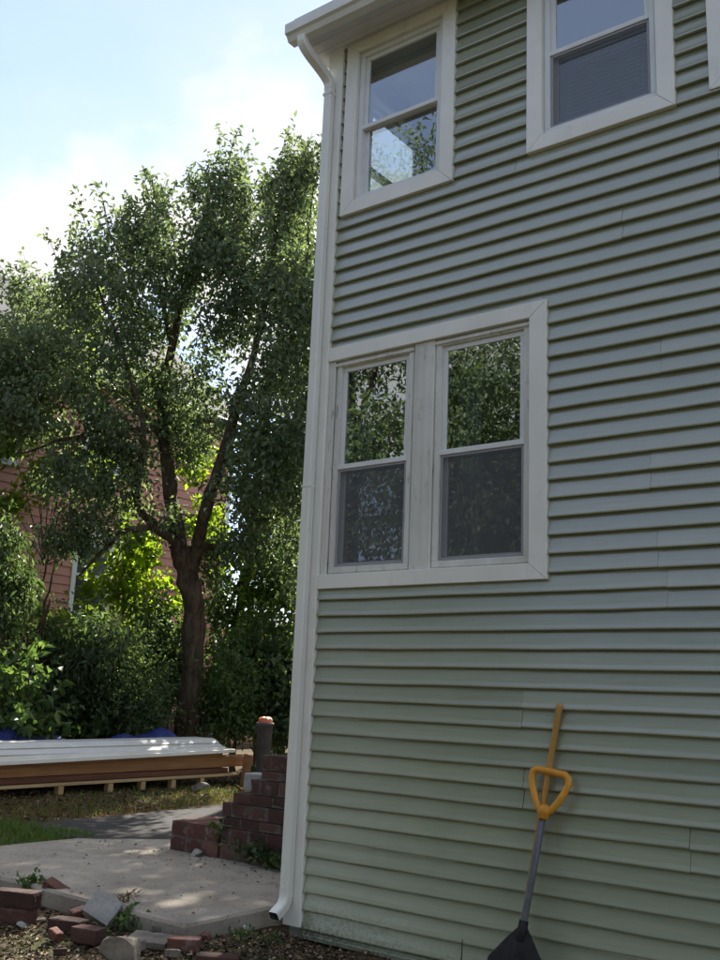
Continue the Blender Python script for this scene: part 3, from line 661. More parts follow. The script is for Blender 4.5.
def tree_main():
    D = 18.; b = at(186, 768, D); root = tag(empty('pear_tree', (0, 0, 0)), 'tall leafy tree with furrowed leaning trunk standing behind the white panel stack', 'tree')
    limbs = [limb([(184, 774, 0, .30), (186, 735, 0, .245), (191, 690, 0, .22), (194, 640, 0, .21), (193, 600, 0, .20), (187, 570, 0, .20), (180, 548, 0, .20)], D),
             limb([(183, 562, 0, .17), (177, 530, 0, .15), (171, 500, .1, .14), (167, 467, .1, .13), (164, 430, .2, .115), (163, 395, .2, .10), (172, 345, .1, .085), (183, 290, 0, .06), (200, 235, 0, .04), (215, 180, 0, .02)], D),
             limb([(190, 580, 0, .16), (196, 545, -.2, .13), (205, 512, -.4, .12), (219, 467, -.6, .105), (234, 415, -.7, .09), (248, 375, -.7, .07), (262, 320, -.8, .05), (275, 250, -.8, .035), (283, 180, -.8, .018)], D),
             limb([(182, 556, 0, .10), (168, 533, -.3, .085), (147, 526, -.6, .07), (122, 532, -.9, .055), (100, 553, -1.1, .04), (80, 575, -1.3, .02)], D),
             limb([(172, 535, 0, .10), (150, 520, -.2, .085), (136, 505, -.4, .075), (138, 470, -.5, .065), (147, 432, -.6, .055), (128, 370, -.8, .045), (110, 320, -1, .03), (95, 280, -1.1, .015)], D),
             limb([(164, 440, .2, .07), (140, 410, .6, .055), (100, 385, .9, .045), (60, 360, 1.1, .03), (25, 340, 1.2, .015)], D),
             limb([(147, 430, -.6, .05), (110, 430, -1.0, .04), (60, 440, -1.5, .03), (15, 455, -1.8, .015)], D),
             limb([(234, 415, -.7, .06), (262, 395, -.9, .045), (290, 350, -1, .03), (305, 280, -1, .02), (312, 190, -1, .01)], D),
             limb([(219, 467, -.6, .06), (250, 455, -.8, .045), (280, 440, -1, .03), (305, 425, -1.1, .015)], D),
             limb([(172, 345, .1, .05), (160, 290, .3, .035), (155, 230, .4, .02), (152, 175, .4, .01)], D),
             limb([(196, 545, -.2, .07), (225, 548, .3, .055), (262, 548, .6, .045), (300, 540, .8, .03)], D)]
    B = [blob(225, 228, D, 30, 42, .9), blob(232, 180, D, 11, 22, .5), blob(200, 190, D, 14, 18, .5), blob(280, 205, D-.8, 18, 42, .7), blob(297, 195, D-.9, 12, 26, .5), blob(314, 175, D-1, 8, 18, .4),
         blob(155, 200, D+.3, 12, 10, .35), blob(152, 230, D+.3, 8, 24, .35), blob(128, 240, D, 36, 18, .7), blob(92, 258, D-.6, 24, 18, .6), blob(62, 300, D-.6, 26, 18, .7), blob(185, 250, D, 45, 40, 1.2), blob(255, 265, D-.5, 45, 45, 1.2),
         blob(100, 295, D-1, 48, 26, 1.0), blob(65, 270, D-1, 14, 10, .5), blob(150, 300, D, 50, 40, 1.4), blob(215, 320, D, 50, 35, 1.2), blob(285, 310, D-1, 32, 60, 1.0), 
         blob(40, 345, D+.5, 55, 35, 1.2), blob(25, 295, D+1, 18, 22, .6), blob(105, 360, D-.5, 60, 40, 1.5), blob(60, 410, D-1.2, 65, 40, 1.4), blob(10, 400, D-1, 40, 55, 1.2), blob(120, 425, D-.8, 40, 30, 1.),
         blob(195, 405, D+.3, 35, 50, 1.2), blob(270, 400, D-1, 36, 50, 1.1), blob(255, 470, D-.8, 45, 45, 1.1), blob(295, 470, D-1, 25, 60, 1.0), blob(255, 535, D, 45, 30, 1.0), 
         blob(75, 478, D-1.4, 40, 22, .9), blob(120, 490, D-.7, 26, 22, .7), blob(8, 440, D-1.8, 20, 10, .5), blob(95, 525, D-1.3, 30, 20, .7), blob(170, 520, D-.5, 18, 16, .4, .5), blob(300, 560, D, 20, 40, .9), blob(20, 350, D-1.5, 35, 30, .8), blob(215, 560, D+.6, 22, 24, .6), blob(115, 462, D-.6, 34, 20, .9), blob(150, 385, D+.3, 30, 26, .9), blob(185, 450, D+.4, 20, 20, .6)]
    H = [(at(236, 372, D), blob(236, 372, D, 15, 28, 5)[1]), (at(205, 300, D), blob(0, 0, D, 10, 14, 5)[1]), (at(262, 250, D), blob(0, 0, D, 9, 22, 5)[1]), (at(120, 330, D), blob(0, 0, D, 12, 10, 5)[1]), (at(185, 215, D), blob(0, 0, D, 10, 14, 5)[1]), (at(190, 325, D), blob(0, 0, D, 10, 12, 4)[1]), (at(130, 415, D), blob(0, 0, D, 15, 12, 5)[1]), (at(14, 492, D), blob(0, 0, D, 30, 27, 5)[1]), (at(55, 470, D), blob(0, 0, D, 26, 17, 5)[1]), (at(18, 445, D), blob(0, 0, D, 18, 12, 5)[1]), (at(60, 285, D), blob(0, 0, D, 14, 16, 4)[1]), 
         (at(200, 470, D), blob(0, 0, D, 16, 18, 4)[1]), (at(228, 472, D), blob(0, 0, D, 14, 18, 4)[1]), (at(92, 575, D), blob(0, 0, D, 26, 38, 4)[1]), (at(90, 438, D), blob(0, 0, D, 17, 14, 5)[1])]
    return make_tree(root, limbs, B, H, 'leaf_pear', .125, .057, 25, 19, spread=.18, shoots=280)
n1 = tree_main()

def simple_tree(name, label, cat, u, vbase, D, blobs, lm, L, W, per, dens, trunk_r=.1, stems=1, group=None, holes=(), zb=.05, spread=.16, droop=.4, top=None, shoots=25):
    root = tag(empty(name), label, cat, group); b = at(u, vbase, D); b[2] = zb
    cs = np.array([x[0] for x in blobs]); limbs = []
    for s in range(max(stems, 1)):
        base = b+np.array([rng.normal(0, .12*(stems > 1)), rng.normal(0, .12*(stems > 1)), 0]); t_ = cs[s % len(cs)] if stems > 1 else cs.mean(0)
        if top is not None and s == 0: t_ = np.array(top)
        mid = base*.5+t_*.5; mid[2] = base[2]*.4+t_[2]*.6; mid[:2] = base[:2]*.7+t_[:2]*.3
        limbs.append([(*base, trunk_r), (*mid, trunk_r*.7), (*t_, trunk_r*.3)])
    for c in cs:
        m0 = np.array(limbs[0][1][:3]); limbs.append([(*m0, trunk_r*.5), (*(m0*.5+c*.5+np.array([0, 0, .1])), trunk_r*.35), (*c, trunk_r*.12)])
    return make_tree(root, limbs, blobs, holes, lm, L, W, per, dens, 8, spread, droop, twig_r=.004, shoots=shoots)
und = 'shrubs and small trees along the yard edge'
tot = n1
# dark tree behind the right side of the main crown
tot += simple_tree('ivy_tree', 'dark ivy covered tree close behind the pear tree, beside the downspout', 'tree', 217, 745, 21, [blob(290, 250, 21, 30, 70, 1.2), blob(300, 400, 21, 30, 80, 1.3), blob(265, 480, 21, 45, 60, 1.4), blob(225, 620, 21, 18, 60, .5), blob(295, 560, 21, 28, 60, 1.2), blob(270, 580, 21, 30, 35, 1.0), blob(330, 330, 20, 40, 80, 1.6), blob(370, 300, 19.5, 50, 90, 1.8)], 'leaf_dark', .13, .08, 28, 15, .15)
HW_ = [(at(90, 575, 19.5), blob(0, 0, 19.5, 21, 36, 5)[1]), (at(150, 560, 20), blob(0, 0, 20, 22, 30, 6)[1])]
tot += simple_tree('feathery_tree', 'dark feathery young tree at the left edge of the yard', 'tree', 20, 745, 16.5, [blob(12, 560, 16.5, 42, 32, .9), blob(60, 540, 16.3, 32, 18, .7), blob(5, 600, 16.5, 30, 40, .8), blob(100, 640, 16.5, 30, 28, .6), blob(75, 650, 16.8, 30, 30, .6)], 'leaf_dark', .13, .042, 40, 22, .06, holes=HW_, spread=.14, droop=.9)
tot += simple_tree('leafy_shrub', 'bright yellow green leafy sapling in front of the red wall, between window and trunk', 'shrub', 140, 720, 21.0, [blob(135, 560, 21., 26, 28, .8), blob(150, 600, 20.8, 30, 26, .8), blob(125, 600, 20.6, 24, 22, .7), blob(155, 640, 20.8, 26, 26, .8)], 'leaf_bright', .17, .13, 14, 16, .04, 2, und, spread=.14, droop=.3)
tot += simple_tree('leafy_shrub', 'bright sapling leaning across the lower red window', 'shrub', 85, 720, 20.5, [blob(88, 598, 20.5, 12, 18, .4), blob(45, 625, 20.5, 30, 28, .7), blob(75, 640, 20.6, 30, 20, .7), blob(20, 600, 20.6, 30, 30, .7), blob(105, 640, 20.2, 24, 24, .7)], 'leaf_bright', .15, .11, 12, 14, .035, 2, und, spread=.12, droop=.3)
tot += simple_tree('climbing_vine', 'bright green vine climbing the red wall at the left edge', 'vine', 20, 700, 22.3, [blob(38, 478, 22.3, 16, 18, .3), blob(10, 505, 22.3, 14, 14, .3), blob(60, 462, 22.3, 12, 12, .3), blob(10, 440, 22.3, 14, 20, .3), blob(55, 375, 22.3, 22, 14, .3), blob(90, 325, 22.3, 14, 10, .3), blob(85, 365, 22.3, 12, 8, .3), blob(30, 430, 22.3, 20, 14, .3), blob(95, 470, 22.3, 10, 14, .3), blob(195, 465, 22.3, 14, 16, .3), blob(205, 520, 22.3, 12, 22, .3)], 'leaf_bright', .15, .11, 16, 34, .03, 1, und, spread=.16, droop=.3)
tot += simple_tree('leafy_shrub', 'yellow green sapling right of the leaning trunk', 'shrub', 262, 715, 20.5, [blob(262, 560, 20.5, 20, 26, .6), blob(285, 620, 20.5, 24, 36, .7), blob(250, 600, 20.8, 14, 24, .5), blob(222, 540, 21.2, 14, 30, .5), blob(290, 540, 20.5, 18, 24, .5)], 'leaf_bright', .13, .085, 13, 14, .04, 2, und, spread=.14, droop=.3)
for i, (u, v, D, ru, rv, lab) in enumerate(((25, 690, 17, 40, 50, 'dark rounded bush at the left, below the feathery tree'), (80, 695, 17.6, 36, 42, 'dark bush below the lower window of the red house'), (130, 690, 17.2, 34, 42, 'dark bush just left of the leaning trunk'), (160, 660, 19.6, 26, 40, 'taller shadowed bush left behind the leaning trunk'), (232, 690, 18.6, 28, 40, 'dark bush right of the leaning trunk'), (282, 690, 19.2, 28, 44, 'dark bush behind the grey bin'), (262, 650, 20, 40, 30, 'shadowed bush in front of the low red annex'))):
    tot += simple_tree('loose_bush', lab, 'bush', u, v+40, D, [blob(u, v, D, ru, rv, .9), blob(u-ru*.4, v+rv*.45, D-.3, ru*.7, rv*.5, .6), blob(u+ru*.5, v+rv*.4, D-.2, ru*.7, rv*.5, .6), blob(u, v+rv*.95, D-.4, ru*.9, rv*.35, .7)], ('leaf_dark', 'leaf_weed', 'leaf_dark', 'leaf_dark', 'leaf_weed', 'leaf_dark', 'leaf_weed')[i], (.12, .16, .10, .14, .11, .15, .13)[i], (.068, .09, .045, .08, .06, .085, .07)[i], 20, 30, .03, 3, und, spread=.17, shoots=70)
tot += simple_tree('broadleaf_plant', 'broad leaved green plant at the left behind the white panels', 'plant', 12, 745, 14.6, [blob(12, 700, 14.6, 20, 24, .4), blob(28, 725, 14.4, 12, 16, .35), blob(5, 735, 14.4, 16, 10, .35)], 'leaf_weed', .19, .10, 9, 13, .015, 3, und, spread=.08, droop=.6)
tot += simple_tree('slender_shade_tree', 'slender tree added behind the house corner to shade the slab, its leaves just showing beside the downspout', 'tree', 330, 740, 19.5, [(np.array(c), np.diag(r), w) for c, r, w in (((-5.2, 8.2, 6.3), (1.5, 1.5, 1.3), 6.), ((-4.3, 8.8, 7.6), (1.6, 1.6, 1.3), 6.), ((-4.9, 7.4, 5.2), (1.4, 1.3, 1.0), 4.5), ((-3.6, 8.2, 5.8), (1.5, 1.5, 1.2), 5.), ((-6.0, 9.0, 7.4), (1.3, 1.3, 1.1), 4.), ((-3.0, 9.4, 8.4), (1.5, 1.4, 1.0), 4.), ((-4.6, 10., 9.), (1.5, 1.4, 1.0), 4.))], 'leaf_dark', .13, .08, 27, 9.5, .12, top=(-4.5, 8.8, 8.5))  # mostly unseen tree, added to throw dappled shade on the slab
# trees across the yard behind the camera: most are mirrored in the windows
def far_tree(x, y, h, r, label, seedn):
    root = tag(empty('yard_tree'), label, 'tree', 'trees mirrored in the windows'); limbs = [[(x, y, 0, .3), (x+.2, y, h*.35, .22), (x, y+.2, h*.75, .08)]]; B = []
    for k in range(9):
        a = k*2.4; z = h*(.38+.56*k/8); q = r*(.75 if k < 7 else .4); c = np.array([x+math.cos(a)*q*.6, y+math.sin(a)*q*.6, z])
        limbs.append([(x, y, h*.25+z*.3, .1), (*((c+np.array([x, y, z]))/2), .06), (*c, .02)]); B.append((c, np.diag([r*.62, r*.62, h*.15]), 1.))
    make_tree(root, limbs, B, [], 'leaf_pear', .15, .075, 62, 40, 8, .30, .5)
far_tree(-10.5, -13.5, 15.5, 4.2, 'tall tree mirrored in the upper window beside the downspout', 1)
far_tree(-4.8, -15.5, 11.0, 4.0, 'tree mirrored in the right pane of the wide lower window', 2)
far_tree(-15.5, -12.0, 11.0, 4.2, 'tree mirrored in the left pane of the wide lower window', 3)
far_tree(-9.5, -20.0, 12.0, 4.5, 'far tree mirrored between the others in the wide lower window', 4)
far_tree(2.5, -14.5, 8.5, 3.6, 'low tree added across the yard to darken the middle of the green wall', 5)  # this tree and the next were added to darken the lower wall
far_tree(8.5, -13.5, 8.5, 3.8, 'low tree added across the yard to darken the right end of the green wall', 6)

for hx, hy, hh, hr, hl in ((-5.5, -11.5, 8.0, 2.9, 'dense shrub added across the yard, leftmost of the row shading the green wall'), (-.5, -11.8, 9.5, 3.0, 'dense shrub added across the yard, second from the left shading the green wall'), (4.8, -12.2, 9.8, 3.0, 'dense shrub added across the yard to shade the green wall, straight behind the viewer'), (10.0, -11.5, 9.5, 3.0, 'dense shrub added across the yard, rightmost of the row shading the green wall')):  # unseen row, added to keep low sky light off the wall
    root = tag(empty('yard_shade_shrub'), hl, 'shrub', 'added shrubs shading the green wall'); B = [(np.array([hx+math.cos(k*2.4)*hr*.5, hy+math.sin(k*2.4)*hr*.5, hh*(.18+.11*k)]), np.diag([hr*.7, hr*.7, hh*.16]), 1.) for k in range(7)]
    make_tree(root, [[(hx, hy, 0, .12), (hx, hy, hh*.5, .08), (hx, hy, hh*.85, .03)]], B, [], 'leaf_dark', .17, .10, 46, 34, 8, .26, .4, twig_r=.005)

for bx, by, bh, br, bl in ((-9.5, 18.5, 7.5, 2.6, 'tree beyond the low annex at the back of the yard'), (-5.0, 17.0, 7.0, 2.6, 'tree at the back of the yard hidden behind the house corner'), (-.5, 18.0, 7.5, 2.8, 'tree at the back of the yard hidden behind the green house')):
    root = tag(empty('boundary_tree'), bl, 'tree', 'trees along the back of the yard'); B = [(np.array([bx+math.cos(k*2.4)*br*.5, by+math.sin(k*2.4)*br*.5, bh*(.12+.10*k)]), np.diag([br*.75, br*.75, bh*.14]), 1.) for k in range(8)]
    make_tree(root, [[(bx, by, 0, .15), (bx, by, bh*.5, .1), (bx, by, bh*.9, .03)]], B, [], 'leaf_dark', .18, .11, 40, 34, 8, .26, .4, twig_r=.005)

# ------------------------------------------------------------------ the red house behind
RX = -15.5
RF = lambda a, out, z: (RX+out, a, z)
red = tag(empty('red_house', (RX, 10, 0)), 'salmon red sided house with white windows half hidden behind the trees', 'house')
def rlink(mb, name, m, parent=None):
    o = mb.build(name, m); p = parent or red; o.parent = p; o.matrix_parent_inverse = Matrix.Translation((-RX, -10, 0)) if p is red else Matrix.Identity(4); return o
rwin = [(9.32, 10.32, 3.25, 5.15), (9.25, 10.25, 6.55, 8.25), (6.4, 7.3, 6.55, 8.25), (6.4, 7.3, 3.25, 5.15), (3.4, 4.3, 3.25, 5.15)]
rlink(MB().box((RX-8, -4, 0), (RX-.001, 14.4, 9.1)), 'wall', M['red_siding'])
z = .9; e = .215
class _P: pass
k = 0
while z < 9.08:
    cuts = sorted({-4., 14.25, *[c for o in rwin for c in (o[0]-.1, o[1]+.1)]})
    segs = []
    for i in range(len(cuts)-1):
        mid = (cuts[i]+cuts[i+1])/2
        if any(o[0]-.1 <= mid <= o[1]+.1 and o[2]-.1 < z+e*.6 and o[3]+.1 > z+e*.4 for o in rwin): continue
        if segs and abs(segs[-1][1]-cuts[i]) < 1e-6: segs[-1][1] = cuts[i+1]
        else: segs.append([cuts[i], cuts[i+1]])
    for p, q in segs: rlink(course_mesh(RF, p, q, z, z, min(z+e, 9.09), e, .03, .003, 1.5), 'siding_course', M['red_siding'])
    z += e
rlink(MB().box((RX+.001, 14.25, .0), (RX+.05, 14.42, 9.1), .004), 'corner_board', M['vinyl_white'])
rlink(MB().box((RX+.001, -4, .0), (RX+.06, 14.25, .89)), 'foundation', M['brick_dark'])
for a, b, c, d in rwin:
    w = rlink(ring(a-.1, b+.1, c-.1, d+.1, .115, .0, .05, RF), 'window', M['vinyl_white'])
    for mbx, nm, mm in ((ring(a, b, (c+d)/2-.02, d, .05, .0, .03, RF), 'sash', 'vinyl_white'), (ring(a, b, c, (c+d)/2+.02, .05, .0, .024, RF), 'sash', 'vinyl_white'), (MB().box(RF(a+.04, .002, c+.04), RF(b-.04, .012, d-.04)), 'pane', 'dark_glass'), (MB().box(RF((a+b)/2-.012, .012, c+.05), RF((a+b)/2+.012, .022, d-.05)), 'glazing_bar', 'vinyl_white')):
        o = mbx.build(nm, M[mm]); o.parent = w; o.matrix_parent_inverse = Matrix.Translation((0, 0, 0))
rlink(MB().add([(RX+.45, -4.3, 9.0), (RX+.45, 14.8, 9.0), (RX-4., 14.8, 12.6), (RX-4., -4.3, 12.6), (RX-8.45, 14.8, 9.0), (RX-8.45, -4.3, 9.0), (RX+.45, -4.3, 9.16), (RX+.45, 14.8, 9.16), (RX-4., 14.8, 12.78), (RX-4., -4.3, 12.78), (RX-8.45, 14.8, 9.16), (RX-8.45, -4.3, 9.16)],
      [(0, 1, 2, 3), (3, 2, 4, 5), (6, 9, 8, 7), (9, 11, 10, 8), (0, 6, 7, 1), (5, 4, 10, 11), (1, 7, 8, 2), (2, 8, 10, 4), (0, 3, 9, 6), (3, 5, 11, 9)]), 'roof', M['roof_shingle'])
rlink(MB().box((RX+.451, -4.3, 9.0), (RX+.57, 14.8, 9.13), .01), 'gutter', M['vinyl_white'])
for y in (-3.95, 14.3): rlink(MB().add([(RX-.02, y, 9.08), (RX-7.98, y, 9.08), (RX-4, y, 12.55), (RX-.02, y+.08, 9.08), (RX-7.98, y+.08, 9.08), (RX-4, y+.08, 12.55)], [(0, 1, 2), (3, 5, 4), (0, 3, 4, 1), (1, 4, 5, 2), (2, 5, 3, 0)]), 'gable', M['red_siding'])
an = rlink(MB().box((RX-6, 14.43, 0), (RX-.3, 19.5, 3.4)), 'annex', M['red_siding'])
rlink(MB().add([(RX-.0, 14.43, 3.42), (RX, 19.8, 3.42), (RX-6.2, 19.8, 4.6), (RX-6.2, 14.43, 4.6), (RX-.0, 14.43, 3.52), (RX, 19.8, 3.52), (RX-6.2, 19.8, 4.7), (RX-6.2, 14.43, 4.7)], [(0, 1, 2, 3), (4, 7, 6, 5), (0, 4, 5, 1), (1, 5, 6, 2), (3, 2, 6, 7), (0, 3, 7, 4)]), 'annex_roof', M['roof_shingle'])

# ------------------------------------------------------------------ brick steps
BR = {}
from mathutils import noise as mnoise
def worn_mesh(l, d, h, m, seed, chip=.010, cuts=6):
    import bmesh
    bm = bmesh.new(); bmesh.ops.create_cube(bm, size=1); bmesh.ops.subdivide_edges(bm, edges=bm.edges[:], cuts=cuts, use_grid_fill=True)
    for v in bm.verts:
        q = Vector((v.co.x*l, v.co.y*d, v.co.z*h)); off = Vector((seed*3.7, seed*1.3, 0))
        ed = sum(abs(c) > .49 for c in v.co)                    # 2 on an edge, 3 at a corner
        nz = mnoise.noise((q+off)*22); n2 = mnoise.noise((q+off)*60); inw = Vector([-c*2 for c in v.co]).normalized()
        q += inw*(.0025*n2+.002*nz); 
        if ed >= 2: q += inw*(.003+chip*max(0, mnoise.noise((q+off)*14)+.05)*(1.5 if ed == 3 else 1))
        v.co = q
    me = bpy.data.meshes.new('worn'); bm.to_mesh(me); bm.free(); me.materials.append(M[m]); return me
def brick_mesh(l, d, h, m, seed=0):
    key = (round(l, 3), round(d, 3), round(h, 3), m, seed)
    if key not in BR: BR[key] = worn_mesh(l, d, h, m, seed+int(l*997), .009, 3)
    return BR[key]
steps = tag(empty('brick_steps', (-1.3, 1.06, SLAB_Z)), 'dark red brick steps climbing towards the house wall behind the downspout', 'steps')
def sbrick(x0, x1, y0, y1, z0, z1, m, parent, org):
    l, d, h = x1-x0-.009, y1-y0-.009, z1-z0-.009
    o = link('brick', brick_mesh(l, d, h, m, random.randrange(4)), None, parent)
    o.location = ((x0+x1)/2-org[0]+random.uniform(-.003, .003), (y0+y1)/2-org[1]+random.uniform(-.004, .004), (z0+z1)/2-org[2]); o.rotation_euler = (0, 0, random.uniform(-.012, .012)); return o
rows = [(.10, .24, -1.875), (.24, .37, -1.875), (.37, .455, -1.875), (.455, .575, -1.875), (.575, .665, -1.75), (.665, .79, -1.555), (.79, .87, -1.44), (.87, 1.0, -1.44)]
org = (-1.3, 1.06, SLAB_Z); SY = [1.06, 1.17, 1.39, 1.61, 1.83]
for ri, (z0, z1, xl) in enumerate(rows):
    tall = z1-z0 > .1; bl = .215 if tall else .225
    nxt = rows[ri+1][2] if ri+1 < len(rows) else 0.
    for wi in range(4):
        x = xl; first = True
        while x < -.17:
            l = bl*(.5 if (first and ri % 2) else 1.); x1 = min(x+l, -.16)
            if wi == 0 or x < nxt+.02 or first or ri == 7: sbrick(x, x1, SY[wi], SY[wi+1], z0, z1, 'brick_dark', steps, org)
            x = x1; first = False
mb = MB()
for z0, z1, xl in rows: mb.box((xl+.012-org[0], .010, z0-org[2]+.0), (-.165-org[0], .76, z1-org[2]-.009))
mb.build('mortar', M['mortar'], steps)
# low brick landing left of the steps
org2 = (-2.2, 1.06, SLAB_Z)
land = tag(empty('brick_landing', org2), 'low two course brick block at the foot of the steps', 'brick block')
for z0, z1 in ((.10, .225), (.225, .362)):
    x = -2.50; k = 0
    while x < -1.9:
        x1 = min(x+.205, -1.89)
        for y0, y1 in ((1.06, 1.17), (1.17, 1.39), (1.39, 1.61)): sbrick(x, x1, y0, y1, z0, z1, 'brick', land, org2)
        x = x1; k += 1
MB().box((-2.49-org2[0], .010, 0), (-1.90-org2[0], .54, .252)).build('mortar', M['mortar'], land)
# grey concrete block on the yard side of the steps
def rock(name, label, p, size, m, seed, rot=(0, 0, 0), cat='stone', group=None):
    import bmesh
    r = random.Random(seed); bm = bmesh.new(); bmesh.ops.create_icosphere(bm, subdivisions=3, radius=1)
    planes = [(Vector((r.gauss(0, 1), r.gauss(0, 1), r.gauss(0, 1))).normalized(), r.uniform(.5, .8)) for _ in range(9)]
    for v in bm.verts:
        for n_, d_ in planes:
            q = v.co.dot(n_)
            if q > d_: v.co -= n_*(q-d_)
        v.co *= 1+r.uniform(-.02, .02)
        v.co = Vector((v.co.x*size[0], v.co.y*size[1], v.co.z*size[2]))
    me = bpy.data.meshes.new('rock'); bm.to_mesh(me); bm.free()
    o = link(name, me, M[m]); o.location = p; o.rotation_euler = rot; return tag(o, label, cat, group)
p = gnd(240, 795, .08)
mb = MB(); mb.box((-.2, -.1, 0), (.2, .1, .20), .006); o = mb.build('concrete_block', M['concrete_block']); o.location = (-2.05, 1.75, .1)
bpy.data.objects.remove(o)
o = MB().box((-.11, -.09, 0), (.11, .09, .15), .008).build('concrete_block', M['concrete_block']); o.location = (-1.66, 1.34, .666); o.rotation_euler = (0, 0, .1)
tag(o, 'pale grey concrete block lying on the brick steps', 'block')
o.location = (-1.665, 1.30, .667)

# ------------------------------------------------------------------ loose bricks and stones in the foreground
LOOSE = [0]
def loose(name, label, u, v, size, rz, m='brick', rx=0., ry=0., z=None, cat='brick', lift=0., group=None, seed=0):
    LOOSE[0] += 1
    p = gnd(u, v, z if z is not None else 0.); o = link(name, worn_mesh(*size, m, LOOSE[0], .016 if m != 'brick_dark' else .010))
    h = abs(math.cos(ry)*math.cos(rx))*size[2]/2+abs(math.sin(ry))*size[0]/2*.8+abs(math.sin(rx))*size[1]/2*.8
    o.location = (p[0], p[1], (z or 0)+h-.01+lift); o.rotation_euler = (rx, ry, rz); return tag(o, label, cat, group)
loose('brick', 'dark red brick at the left edge, lower of a stacked pair', 12, 922, (.30, .13, .105), .34, 'brick_dark')
loose('brick', 'red brick with a dusty top at the left edge, upper of a stacked pair', 14, 922, (.31, .125, .10), .37, 'brick_dark', lift=.105)
loose('brick', 'orange red brick tipped up against the slab behind the stacked pair', 58, 903, (.25, .10, .085), .35, 'brick', rx=.25, ry=.40)
loose('brick', 'dark brick lying flat with a whitish mortar top, right of the stacked pair', 68, 931, (.24, .12, .085), .30, 'brick_dark', lift=.0, seed=1)
loose('brick', 'nearest dark brick with a white mortar top, beside the grey chunk', 88, 941, (.19, .11, .09), .22, 'brick_dark', seed=2)
loose('brick', 'small red brick lying alone below the slab corner', 184, 950, (.19, .10, .08), .62, 'brick', seed=1)
loose('brick', 'half buried brick at the bottom edge below the slab corner', 218, 962, (.24, .11, .08), .55, 'brick_dark', lift=-.03, seed=2)
o = loose('concrete_chunk', 'pale grey concrete chunk tilted against the bricks', 101, 926, (.20, .08, .17), .5, 'concrete_block', rx=-.65, ry=.45, cat='rubble')
rock('stone', 'rounded brown stone in the foreground below the grey chunk', (*gnd(120, 962, 0)[:2], .055), (.13, .11, .10), 'stone', 3, (0, 0, .4))
o = loose('paving_slab', 'thin broken paving slab lying between the stone and the slab corner', 150, 945, (.25, .17, .05), .5, 'stone', rx=.08, ry=.05, cat='slab')
o = loose('concrete_strip', 'long narrow concrete strip lying along the front edge of the slab', 152, 920, (.34, .08, .06), .12, 'stone', cat='rubble')
for i, (u, v, s, lab) in enumerate(((22, 927, .035, 'small white stone in the dirt below the stacked bricks'), (40, 922, .03, 'tan pebble in the dirt right of the small white stone'), (80, 905, .04, 'pale stone wedged between the tipped brick and the grey chunk'), (197, 856, .06, 'white stone on the slab beside the brick landing'), (66, 898, .03, 'little stone on the slab edge behind the tipped brick'), (246, 930, .035, 'pale pebble in the dirt near the downspout outlet'))):
    z0 = .10 if i in (3,) else 0.; p = gnd(u, v, z0); rock('stone', lab, (p[0], p[1], z0+s*.4), (s*1.3, s, s*.6), 'concrete_block' if i != 1 else 'stone', 20+i, (0, 0, i))
for i, (u, v, l, lab) in enumerate(((55, 938, .09, 'broken brick end lying before the stacked pair'), (78, 918, .10, 'brick fragment with pale mortar between the tipped brick and the grey chunk'), (138, 952, .10, 'tan stone piece right of the rounded stone'), (160, 935, .11, 'mossy stone piece under the slab corner'), (205, 940, .07, 'small brick crumb right of the lone red brick'), (60, 955, .07, 'small brick crumb at the lower left among the wood chips'), (172, 957, .08, 'brown stone piece in front of the lone red brick'))):
    _m = ('brick', 'brick', 'stone', 'stone', 'brick', 'brick_dark', 'stone')[i]; loose('stone' if _m == 'stone' else 'broken_brick', lab, u, v, (l, l*.7, l*.55), i*1.3, _m, rx=.2*math.sin(i*2), ry=.25*math.cos(i*3), cat='stone' if _m == 'stone' else 'brick')
for i, (u, v, lab) in enumerate(((262, 792, 'grey stone in the yard grass beside the white panels'), (200, 792, 'rounded tan stone under the pale rail'))):
    p = gnd(u, v, .06); rock('stone', lab, (p[0], p[1], .11), (.16, .13, .10), 'stone', 40+i, (0, 0, i))

# ------------------------------------------------------------------ lumber and panels across the yard
LX = -7.2
def plank(name, label, cat, y0, y1, zA, zB, h, x0, x1, m, sag=0., prof=None, tw=0., group=None):
    n = 14; secs = []
    for i in range(n+1):
        s = i/n; y = y0+(y1-y0)*s; zz = zA+(zB-zA)*s-sag*math.sin(PI*s)
        if prof: secs.append([(x0+(x1-x0)*a, y+.0, zz+h*b) for a, b in prof])
        else:
            b_ = .006; secs.append([(x0+b_, y, zz), (x1-b_, y, zz), (x1, y, zz+b_), (x1, y, zz+h-b_), (x1-b_, y, zz+h), (x0+b_, y, zz+h), (x0, y, zz+h-b_), (x0, y, zz+b_)])
    o = MB().sweep(secs).build(name, M[m]); return tag(o, label, cat, group)
P1 = [(0, .0), (.98, .0), (1.0, .06), (.80, .44), (.76, .47), (.76, .55), (.80, .56), (.62, .95), (.56, 1.), (0, 1.)]
plank('white_panel', 'white ribbed panel on top of the long stack in the yard', 'panel', -1.5, 6.52, .56, .625, .145, LX-.75, LX-.02, 'white_panel', .01, P1)
plank('white_panel', 'white panel bowed downwards under the top panel of the stack', 'panel', -1.5, 6.60, .40, .565, .055, LX-.72, LX+.12, 'white_panel', .005)
plank('white_panel', 'flat white panel sagging over the brown beam of the stack', 'panel', -1.5, 6.45, .455, .60, .05, LX-.70, LX+.06, 'white_panel', .0)
plank('beam', 'thick orange brown beam whose end sticks out past the white panels', 'beam', -1.5, 7.20, .27, .335, .165, LX-.35, LX-.03, 'wood_brown')
plank('beam', 'dark red brown board lying below the thick beam', 'board', -1.5, 6.55, .20, .245, .075, LX-.4, LX+.03, 'wood_dark')
